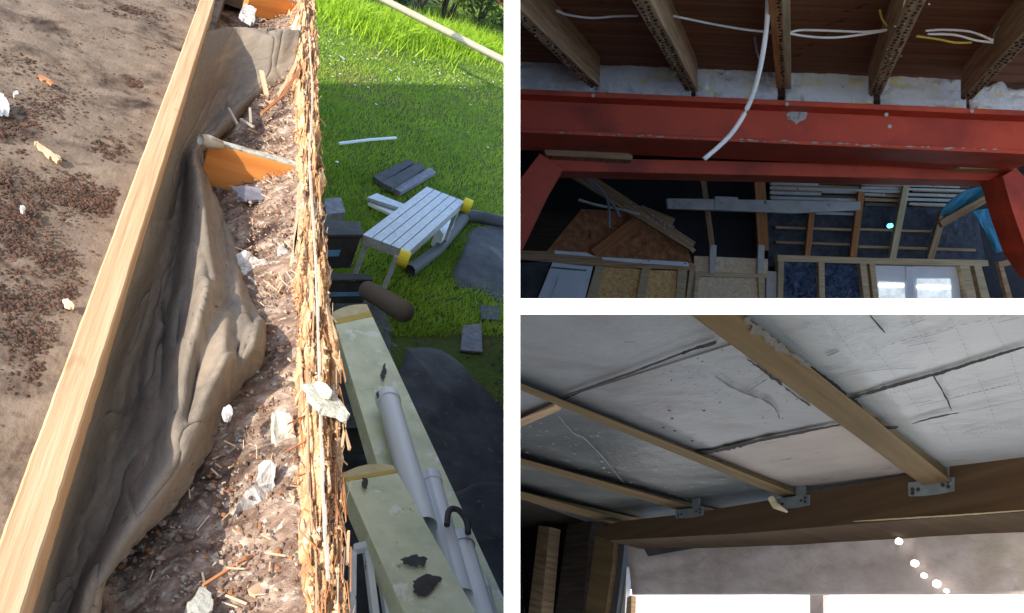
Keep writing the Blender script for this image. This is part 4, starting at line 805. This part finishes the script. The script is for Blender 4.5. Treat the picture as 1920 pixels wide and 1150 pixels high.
# blue membrane
def sheet(pts_rows, name, m, lab, cat, z, amp=.03):
    R = len(pts_rows); ctrl = np.array([[px(x, y, z) for x, y in r] for r in pts_rows]); t_ = np.stack([catmull(r, 24) for r in ctrl]); G = np.stack([catmull(t_[:, j], 24) for j in range(24)], 1)
    ii, jj = np.meshgrid(np.arange(24) / 5., np.arange(24) / 5., indexing='ij'); G[..., 2] += amp * fbm(ii, jj, 3)
    G = np.array([[W(q) for q in r] for r in G]); o = MB().grid(G).build(name, m, label=lab, cat=cat, group='torn blue membrane by the right post', smooth=True); s = o.modifiers.new('s', 'SOLIDIFY'); s.thickness = .004; return o
sheet([[(1790, 368), (1815, 355), (1850, 348), (1880, 340)], [(1768, 392), (1795, 388), (1820, 378), (1835, 372)], [(1768, 404), (1785, 408), (1800, 402), (1812, 395)], [(1780, 414), (1785, 415), (1792, 414), (1796, 410)]], 'blue_membrane', M['bluemem'], 'small flap of blue membrane above the sloping rafter', 'membrane', 5.5)
sheet([[(1822, 396), (1845, 392), (1862, 390), (1880, 370)], [(1838, 420), (1855, 415), (1872, 412), (1900, 420)], [(1855, 445), (1865, 443), (1882, 440), (1905, 470)], [(1868, 474), (1872, 474), (1880, 472), (1890, 478)]], 'blue_membrane', M['bluemem'], 'long hanging tongue of blue membrane beside the right red post', 'membrane', 5.3)
bar('sloping_rafter', (1765, 420), (1890, 350), 14, Fp, M['oldwood'], 'brown rafter sloping up to the right red post', 'rafter', GR, off=.3)
mb = MB(); c = px(1667, 424, 5.9); mb.tube([W(c), W(c + [0, 0, .03])], .016, 10); mb.build('blue_lamp', mat('led', [(0, (.1, .7, .9, 1)), (1, (.1, .8, 1, 1))], bump=0, emit=1.5), label='tiny glowing blue light on the far wall studs', cat='light')
# lower framing with doors and sheets
sf = empty('stud_partition', W(px(1300, 560, 5.7)), 'new pale timber stud partition with panels at the left of the far wall', 'stud wall')
pan('top_plate', [(962, 470), (1060, 472), (1130, 482), (1302, 494), (1302, 507), (1130, 500), (962, 486)], Fp, M['oldwood'], par=sf, off=.04, th=.09)
pan('silver_tape', [(1128, 482), (1290, 492), (1292, 500), (1200, 494), (1130, 487)], Fp, M['pvc'], par=sf, off=.055, th=.01)
pan('silver_tape', [(1040, 470), (1100, 474), (1118, 482), (1040, 476)], Fp, M['pvc'], par=sf, off=.055, th=.01)
for x0, x1, x2, x3 in [(1118, 1134, 1114, 1094), (1205, 1220, 1206, 1190), (1272, 1290, 1282, 1266), (1295, 1306, 1300, 1284)]:
    pan('stud', [(x0, 496), (x1, 498), (x2, 580), (x3, 580)], Fp, M['palewood'], par=sf, off=.03, th=.08)
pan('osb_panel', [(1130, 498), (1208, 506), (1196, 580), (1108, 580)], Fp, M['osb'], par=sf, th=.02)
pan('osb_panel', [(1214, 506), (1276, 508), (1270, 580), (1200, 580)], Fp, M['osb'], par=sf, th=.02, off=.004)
dr = empty('panel_door', W(px(1050, 560, 5.55)), 'white panelled door behind the left studs', 'door'); Dp = Plane((0, 0, 1), (0, 0, -5.60))
pan('door_leaf', [(1036, 492), (1112, 500), (1092, 580), (1000, 580)], Dp, M['door_white'], par=dr, th=.04, bevel=.002)
pan('door_panel', [(1048, 517), (1092, 520), (1078, 580), (1024, 580)], Dp, M['door_white'], par=dr, off=.008, th=.006, bevel=.003)
pan('door_moulding', [(1034, 500), (1100, 506), (1099, 509), (1032, 503)], Dp, M['slate'], par=dr, off=.006, th=.004)
pan('dark_board', [(962, 492), (1034, 492), (996, 582), (962, 582)], Dp, M['charcoal2'], 'dark grey board left of the white panelled door', 'board', off=-.03)
sm = empty('osb_infill', W(px(1370, 560, 5.7)), 'pale chipboard infill with two upright battens in the middle of the far wall', 'chipboard wall')
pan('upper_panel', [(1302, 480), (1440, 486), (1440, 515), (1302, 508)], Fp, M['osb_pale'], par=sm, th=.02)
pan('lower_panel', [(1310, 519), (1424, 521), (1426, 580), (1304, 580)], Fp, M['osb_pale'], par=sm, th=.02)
pan('rail', [(1300, 508), (1440, 514), (1440, 522), (1300, 518)], Fp, M['palewood'], par=sm, off=.03, th=.05)
for x in (1338, 1428): pan('upright_batten', [(x - 6, 459), (x + 6, 460), (x + 4, 514), (x - 8, 513)], Fp, M['ply_white'], par=sm, off=.06, th=.03, bevel=.002)
pan('side_stud', [(1300, 516), (1312, 518), (1306, 580), (1290, 580)], Fp, M['palewood'], par=sm, off=.03, th=.05)
pan('side_stud', [(1422, 520), (1434, 520), (1434, 580), (1424, 580)], Fp, M['palewood'], par=sm, off=.03, th=.05)
pan('plaster_block', [(1438, 508), (1457, 510), (1458, 580), (1436, 580)], Fp, M['ply_white'], 'white plaster block between the chipboard and the sheeted studs', 'block', off=.0)
ss = empty('door_framing', W(px(1650, 560, 5.7)), 'new pale timber framing around the blue sheet and the glazed doors', 'stud wall')
pan('top_plate', [(1458, 478), (1640, 484), (1852, 488), (1854, 499), (1640, 495), (1458, 490)], Fp, M['palewood'], par=ss, off=.05, th=.09)
for x0, x1, x2, x3 in [(1460, 1470, 1468, 1458), (1535, 1546, 1547, 1537), (1612, 1624, 1634, 1622), (1630, 1640, 1650, 1640), (1798, 1816, 1836, 1820), (1824, 1838, 1862, 1845)]:
    pan('stud', [(x0, 489), (x1, 490), (x2, 580), (x3, 580)], Fp, M['palewood'], par=ss, off=.04, th=.08)
GQ = 'blue black plastic sheets between the studs'
for k, (xa, xb, xc, xd) in enumerate([(1468, 1537, 1538, 1466), (1545, 1612, 1622, 1546)]):
    ctrl = np.array([[px(xa + (xb - xa) * f, 492 + 1 * f, 5.72) for f in np.linspace(0, 1, 40)], [px(xd + (xc - xd) * f, 582, 5.72) for f in np.linspace(0, 1, 40)]])
    G = np.array([ctrl[0] * (1 - g) + ctrl[1] * g for g in np.linspace(0, 1, 50)]); ii, jj = np.meshgrid(np.arange(50) / 6., np.arange(40) / 6., indexing='ij')
    G[..., 2] += .05 * np.abs(fbm(ii + jj * .7 + 5 * k, jj - ii * .4, 4)); G = np.array([[W(q) for q in r] for r in G])
    MB().grid(G).build('plastic_sheet', M['tarp'], label=['crumpled blue black plastic sheet left of the middle stud', 'crumpled blue black plastic sheet right of the middle stud'][k], cat='plastic sheet', group=GQ, smooth=True)
gd = empty('glazed_doors', W(px(1720, 560, 5.6)), 'white double doors with daylight in their glass panes', 'double doors'); Gp = Plane((0, 0, 1), (0, 0, -5.72))
pan('door_frame', [(1640, 498), (1796, 500), (1804, 580), (1648, 580)], Gp, M['door_white'], par=gd, th=.03)
for pts in ([(1648, 528), (1696, 530), (1698, 580), (1650, 580)], [(1720, 523), (1782, 523), (1786, 580), (1722, 580)]):
    p_ = pan('pane', pts, Gp, M['glasslit'], par=gd, off=.006, th=.004)
for pts in ([(1648, 532), (1695, 533), (1695, 538), (1648, 538)], [(1720, 535), (1783, 536), (1783, 542), (1720, 541)]):
    pan('glazing_bar', pts, Gp, M['sheetlit'], par=gd, off=.012, th=.004)
pan('centre_stile', [(1699, 500), (1712, 500), (1716, 580), (1702, 580)], Gp, M['door_white'], par=gd, off=.016, th=.01, bevel=.002)
pan('side_frame', [(1872, 492), (1925, 480), (1925, 490), (1882, 500), (1905, 582), (1894, 582)], Fp, M['oldwood'], 'thin dark frame at the right border beyond the doors', 'frame', off=.02)

# ================================================================== LOWER RIGHT: FOIL CEILING
d1 = np.array([1290, -665, -F]); d2 = np.array([260 - 960, 575 - 1066, -F])
P0 = px(1500, 935, 2.45); Cn = np.cross(nrm(d1), nrm(d2)); PC = Plane(Cn, P0)
vdir = nrm([.22, 1, -.35]); PW = Plane(np.cross(nrm(d2), vdir), P0)
print('ceil depths', [round(-PC.c(*q)[2], 2) for q in ((975, 590), (1920, 590), (1400, 590), (1920, 860), (975, 930), (1140, 980))], 'wall', [round(-PW.c(*q)[2], 2) for q in ((1140, 1000), (1920, 960), (1140, 1150), (1920, 1150))])
def cpoly(name, pts, m, off=0, th=.005, **k):
    return MB().prism([PC.pt(x, y, off) for x, y in pts], -PC.wn * th).build(name, m, **k)
def ragged(pts, w0, off, pl, th=.004, step=3, jit=.35):
    sd0 = float(rng.random() * 50)
    # a torn strip along a polyline, pixels -> the plane
    mb = MB(); P = catmull([np.array(p, float) for p in pts], max(4, int(sum(np.linalg.norm(np.array(a) - np.array(b)) for a, b in zip(pts, pts[1:])) / step)))
    top, bot = [], []
    for i, p in enumerate(P):
        d = nrm(P[min(i + 1, len(P) - 1)] - P[max(i - 1, 0)]); n = np.array([-d[1], d[0]]); f = math.sin(math.pi * min(1, max(0.02, i / (len(P) - 1)))) ** .3
        top.append(p + n * w0 * f * (.5 + jit * 1.3 * float(fbm(np.array(i * .35), np.array(sd0), 3)))); bot.append(p - n * w0 * f * (.5 + jit * 1.3 * float(fbm(np.array(i * .35), np.array(sd0 + 9), 3))))
    for i in range(len(P) - 1):
        q = [pl.pt(*top[i], off), pl.pt(*top[i + 1], off), pl.pt(*bot[i + 1], off), pl.pt(*bot[i], off)]; mb.face(q)
    return mb
fc = empty('foil_ceiling', PC.pt(1400, 700), 'foil faced insulation board ceiling between the timber rafters', 'ceiling'); fc['kind'] = 'structure'
cpoly('foil_board', [(963, 587), (1330, 587), (1390, 640), (1090, 735), (963, 790)], M['foil'], parent=fc)
cpoly('foil_board', [(1090, 736), (1391, 641), (1600, 790), (1290, 853), (963, 700), (963, 793)][:4] + [(1040, 760)], M['foil'], parent=fc, off=.003)
cpoly('foil_board', [(1290, 855), (1600, 792), (1750, 900), (1480, 935)], M['foil_pink'], parent=fc, off=.002)
cpoly('foil_board', [(1320, 587), (2000, 587), (2000, 625), (1594, 750)], M['foil_clean'], parent=fc, off=.004)
cpoly('foil_board', [(1596, 751), (2000, 627), (2000, 860), (1740, 905), (1700, 860)], M['foil_clean'], parent=fc, off=.001)
cpoly('foil_board', [(963, 720), (1060, 760), (1478, 936), (1290, 975), (1130, 990), (963, 930)], M['foil_shaded'], parent=fc, off=-.004)
cpoly('ceiling_backing', [(963, 588), (2060, 588), (2060, 900), (1700, 960), (1100, 1010), (963, 1000)], M['darkwood'], off=-.03, parent=fc)
# seams
def seam(pts, w0, m='seam', off=.008, nm='seam', **k): return ragged(pts, w0, off, PC, **k).build(nm, M[m], fc)
seam([(1058, 742), (1100, 728), (1180, 700), (1280, 662), (1345, 638)], 4, jit=.15)
seam([(1275, 664), (1310, 652), (1345, 642)], 6)
seam([(1285, 848), (1310, 850), (1360, 842), (1400, 832), (1480, 815), (1580, 796)], 7, jit=.4)
seam([(1590, 752), (1610, 742), (1680, 722), (1770, 697), (1850, 672), (1930, 648)], 6)
seam([(1748, 702), (1762, 725), (1775, 748), (1784, 770)], 3.5)
seam([(1710, 795), (1740, 786), (1775, 778), (1800, 774)], 3)
seam([(1800, 774), (1850, 764), (1925, 748)], 1.6, 'inkpale')
seam([(1630, 590), (1645, 608), (1660, 625)], 3)
seam([(1340, 705), (1375, 728), (1420, 745), (1450, 762), (1462, 786)], 3.5, 'brown_roll', jit=.6)
seam([(1270, 684), (1330, 715)], 1.5, 'inkpale'); seam([(1400, 735), (1440, 710)], 1.5, 'ink')
seam([(1550, 668), (1575, 658)], 3, 'ink'); seam([(1445, 600), (1448, 700)], .5, 'inkpale')
for pts in ([(1540, 590), (1570, 625), (1604, 668)], [(1700, 590), (1722, 622), (1752, 668)], [(1850, 590), (1868, 625), (1888, 655)], [(1700, 735), (1728, 775), (1742, 792)], [(1830, 700), (1850, 745), (1866, 790)], [(1640, 655), (1760, 620), (1900, 584 + 4)], [(1560, 640), (1640, 612)], [(1650, 742), (1740, 722)], [(1790, 745), (1910, 716)], [(1820, 815), (1915, 795)], [(1445, 600), (1480, 635), (1520, 672)], [(1625, 640), (1660, 680), (1680, 708)], [(1780, 595), (1800, 630), (1820, 678)], [(1895, 665), (1905, 700), (1920, 740)], [(1655, 592), (1665, 620)], [(1630, 740), (1665, 780)], [(1765, 795), (1785, 830)], [(1480, 625), (1560, 600)]):
    P = catmull([np.array(p, float) for p in pts], 26); mb = MB()
    for i in range(0, 25, 2):
        a, b = P[i], P[i] + (P[i + 1] - P[i]) * .9; n = nrm(b - a); n = np.array([-n[1], n[0]]) * .7
        mb.face([PC.pt(*(a - n), .008), PC.pt(*(b - n), .008), PC.pt(*(b + n), .008), PC.pt(*(a + n), .008)])
    mb.build('printed_dashes', M['inkpale'], fc)
for pts in ([(1560, 710), (1640, 695), (1720, 690)], [(1690, 615), (1740, 597)], [(1700, 760), (1750, 750)], [(1720, 762), (1900, 720)], [(1550, 695), (1580, 688)], [(1690, 645), (1790, 615)], [(1700, 650), (1760, 638)], [(1870, 605), (1915, 595)], [(1805, 812), (1845, 800)], [(1500, 620), (1520, 605)]):
    seam(pts, 1.3, 'inkpale', nm='printed_line')
mb = MB()
for i in range(90):
    x, y = 1210 + 330 * rng.random(), 0; y = 640 + (x - 1210) * .42 + rng.normal() * 55
    if not poly_in((x, y), [(1100, 735), (1391, 645), (1590, 788), (1290, 845)]): continue
    r1, r2 = .8 + 2.5 * rng.random() ** 2, .5 + .9 * rng.random() ** 2
    mb.face([PC.pt(x - r1, y + 1, .010), PC.pt(x, y - r2, .010), PC.pt(x + r1, y, .010), PC.pt(x, y + r2, .010)])
for x, y in [(1255, 770), (1260, 785), (1244, 802), (1265, 808), (1298, 827), (1352, 865), (1320, 770)]:
    mb.face([PC.pt(x - 3.5, y, .010), PC.pt(x - .5, y - 1.6, .010), PC.pt(x + 3.2, y - .4, .010), PC.pt(x + 2, y + 1.5, .010), PC.pt(x - 2, y + 1.2, .010)])
o = mb.build('dirt_flecks', M['seam'], fc); o['kind'] = 'stuff'
mb = MB()
for i in range(160):
    x = 985 + 420 * rng.random(); y = 790 + (x - 985) * .36 + (rng.random() - .4) * 120
    if not poly_in((x, y), [(975, 760), (1040, 775), (1440, 930), (1300, 955), (975, 860)]): continue
    r1, r2 = .8 + 4 * rng.random() ** 3, .6 + 1. * rng.random()
    mb.face([PC.pt(x - r1, y - .6, .002), PC.pt(x, y - r2, .002), PC.pt(x + r1, y + .6, .002), PC.pt(x, y + r2, .002)])
o = mb.build('foil_scuffs', M['chalk'], fc); o['kind'] = 'stuff'
ragged([(1045, 778), (1075, 812), (1095, 822), (1130, 858), (1175, 912)], 2, .003, PC).build('scratch', M['inkpale'], fc)
# torn foil lifting at the big rafter
# rafters
GF = 'rafters under the foil ceiling'
def rafter(pts, depth, lab, m='rafter'):
    t = empty('ceiling_rafter', PC.pt(*pts[0]), lab, 'rafter', GF)
    P = [PC.pt(x, y, depth) for x, y in pts]; nm = -PC.wn * (depth - .006)
    mb = MB(); a, b, c, d = P
    # uv along the length
    for q in ([a, b, c, d],):
        L_ = np.linalg.norm(b - a); ww = np.linalg.norm(d - a); mb.face(q, [(0, 0), (L_, 0), (L_, ww), (0, ww)])
    bk = [PC.pt(*pts[0], .006), b + nm, c + nm, PC.pt(*pts[3], .006)]; F4 = [a, b, c, d]
    for i in range(4):
        p, q, p2, q2 = F4[i], F4[(i + 1) % 4], bk[i], bk[(i + 1) % 4]
        L_ = np.linalg.norm(q - p); mb.face([p, p2, q2, q], [(0, 0), (0, depth), (L_, depth), (L_, 0)])
    mb.build('timber', M[m], t, bevel=.003); return t
r1 = rafter([(1290, 587), (1834, 988), (1864, 967), (1392, 587)], .035, 'broad pale rafter with torn foil stuck along its side')
mb = ragged([(1396, 598), (1420, 618), (1460, 650), (1520, 688)], 13, .039, PC, jit=.9); mb.build('foil_scraps', M['brown_roll'], r1)
mb = ragged([(1400, 673), (1432, 697), (1470, 725), (1520, 762)], 4, .006, PC, jit=1.0); mb.build('dark_gap', M['seam'], r1)
mb = ragged([(1520, 690), (1560, 722), (1600, 754), (1640, 786), (1665, 806)], 8, .012, PC, jit=.9); mb.build('dark_gap', M['seam'], r1)
mb = ragged([(1648, 797), (1660, 802), (1685, 800)], 6, .02, PC, jit=.4); mb.build('torn_tip', M['seam'], r1)
rafter([(964, 727), (1565, 973), (1580, 962), (964, 714)], .022, 'long thin rafter crossing the foil ceiling')
rafter([(964, 868), (1381, 988), (1400, 980), (964, 856)], .022, 'thin rafter near the lower left of the foil ceiling')
rafter([(964, 933), (1186, 992), (1200, 985), (964, 918)], .03, 'lowest thin rafter above the dark studs')
rafter([(964, 806), (1052, 770), (1040, 761), (964, 790)], .012, 'short stub of batten behind the long thin rafter', 'oldwood')
# wall plate with hangers
def wpoly(name, pts, m, off=0, th=.03, **k): return MB().prism([PW.pt(x, y, off) for x, y in pts], -PW.wn * th).build(name, m, **k)
wpoly('wall_plate', [(1112, 995), (1160, 978), (1300, 962), (1500, 928), (1750, 880), (2000, 835), (2000, 955), (1700, 975), (1400, 1000), (1140, 1014)], M['plate'], off=.17, th=.17, label='heavy brown timber wall plate above the window carrying the rafters', cat='timber beam')
GH = 'galvanised joist hangers on the wall plate'
for k, (x, y, s, lb) in enumerate([(1745, 914, 1.0, 'large galvanised joist hanger at the foot of the broad rafter'), (1485, 942, .75, 'galvanised joist hanger at the foot of the long thin rafter'), (1292, 962, .6, 'dull galvanised hanger at the foot of the lower left rafter')]):
    t = empty('joist_hanger', PW.pt(x, y), lb, 'joist hanger', GH); w_, h_ = 42 * s, 14 * s; sl = -.12
    MB().prism([PW.pt(x + a * w_, y + a * w_ * sl + b * h_ , .175) for a, b in ((-1, -1), (1, -1), (1, .8), (.35, 1), (-.35, 1), (-1, .8))], -PW.wn * .004).build('flange', M['galv'], t)
    MB().prism([PW.pt(x + a, y + b, .173) for a, b in ((8 * s, -44 * s), (32 * s, -48 * s), (34 * s, -8 * s), (10 * s, -4 * s))], -PW.wn * .003).build('strap', M['galv'], t)
    mb = MB()
    for a, b in ((-.8, 0), (-.55, .1), (.55, -.1), (.8, .2), (.8, -.5), (-.8, .5)): c = PW.pt(x + a * w_, y + a * w_ * sl + b * h_, .176); mb.tube([c, c + PW.wn * .002], .0035 * s + .001, 6)
    mb.build('nail_hole', M['seam'], t)
MB().tube([PW.pt(1446, 935, .19), PW.pt(1454, 948, .19), PW.pt(1476, 960, .18)], [.009, .010, .003], 8).build('wood_curl', M['palewood'], label='pale curled shaving hanging at the foot of the long thin rafter', cat='shaving', smooth=True)
# fleece wall, window, studs
def fgrid(pts4, off, K=70, R=24, amp=.012):
    a, b, c, d = [np.array(p, float) for p in pts4]; G = np.zeros((R, K, 3))
    for i in range(R):
        for j in range(K):
            f, g = j / (K - 1), i / (R - 1); p = (a * (1 - f) + b * f) * (1 - g) + (d * (1 - f) + c * f) * g
            G[i, j] = PW.pt(p[0], p[1], off + amp * float(fbm(np.array(f * 9), np.array(g * 2.5), 4)) + .02 * math.exp(-((f - .02) / .03) ** 2))
    return MB().grid(G)
fl = fgrid([(1178, 1010), (1990, 950), (1990, 1116), (1190, 1116)], 0.01); o = fl.build('fleece_cover', M['fleece'], label='pinkish grey fleece blanket pinned above the bright window', cat='fleece', smooth=True); m_ = o.modifiers.new('s', 'SOLIDIFY'); m_.thickness = .01; m_.offset = -1
wpoly('fleece_flap', [(1200, 1016), (1330, 1006), (1300, 1028), (1215, 1043)], M['charcoal2'], off=.034, th=.004, label='dark flap at the top corner of the fleece', cat='flap')  # flap in a darker colour than the fleece
ragged([(1600, 978), (1700, 972), (1800, 966), (1925, 957)], 3, .178, PW, jit=.2).build('pale_strip', M['palewood'], label='thin pale strip of wood along the top of the fleece', cat='strip')
wd = empty('window', PW.pt(1500, 1140, -.02), 'bright white sheeted window below the fleece', 'window')
wpoly('pane', [(1182, 1105), (1520, 1105), (1520, 1190), (1176, 1190)], M['sheetlit'], off=-.03, th=.01, parent=wd)
wpoly('pane', [(1542, 1105), (2000, 1105), (2000, 1190), (1542, 1190)], M['sheetlit'], off=-.03, th=.01, parent=wd)
wpoly('mullion', [(1518, 1100), (1543, 1100), (1544, 1190), (1519, 1190)], M['fleece'], off=-.01, th=.04, parent=wd)
mb = MB()
GD = 'holes of daylight in the fleece'
for x, y, r in [(1684, 1015, 6), (1714, 1056, 6.5), (1731, 1079, 5), (1755, 1094, 7), (1773, 1108, 4)]:
    pts = [PW.pt(x + r * math.cos(k * .7854) * (1 + .15 * rng.random()), y + r * math.sin(k * .7854) * (1 + .15 * rng.random()), .045) for k in range(8)]
    MB().prism(pts, -PW.wn * .005).build('light_hole', M['daylight_dot'], label={1684: 'uppermost shining hole in the fleece, nearest the timber plate', 1714: 'second shining hole from the top of the slanting row in the fleece', 1731: 'middle shining hole of the slanting row in the fleece', 1755: 'biggest shining hole of the slanting row in the fleece', 1773: 'lowest and smallest shining hole at the edge of the bright window'}[x], cat='hole', group=GD)
GSs = 'dark studs at the left end of the window wall'
def stud(pts, off, m, lab, th=.06): return wpoly('wall_stud', pts, M[m], off=off, th=th, label=lab, cat='stud', group=GSs)
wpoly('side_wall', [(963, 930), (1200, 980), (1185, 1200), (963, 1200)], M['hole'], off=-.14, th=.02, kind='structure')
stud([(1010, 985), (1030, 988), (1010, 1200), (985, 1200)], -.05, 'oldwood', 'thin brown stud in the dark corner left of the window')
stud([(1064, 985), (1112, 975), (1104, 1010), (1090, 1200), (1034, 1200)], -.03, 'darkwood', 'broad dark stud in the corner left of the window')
stud([(1116, 1005), (1152, 1012), (1148, 1060), (1128, 1200), (1090, 1200)], .02, 'rafter', 'pale brown post directly left of the bright window')
stud([(1156, 1012), (1172, 1012), (1160, 1120), (1148, 1200), (1136, 1200)], .0, 'charcoal2', 'narrow dark strip between the post and the fleece')
wpoly('frame_lining', [(1162, 1056), (1176, 1040), (1170, 1200), (1148, 1200)], M['ply_white'], off=-.02, th=.02, label='pale lining strip at the left jamb of the window', cat='lining')
wpoly('corner_trim', [(1176, 1120), (1184, 1116), (1182, 1200), (1170, 1200)], M['oldwood'], off=.02, th=.02, label='brown corner trim at the window edge', cat='trim')
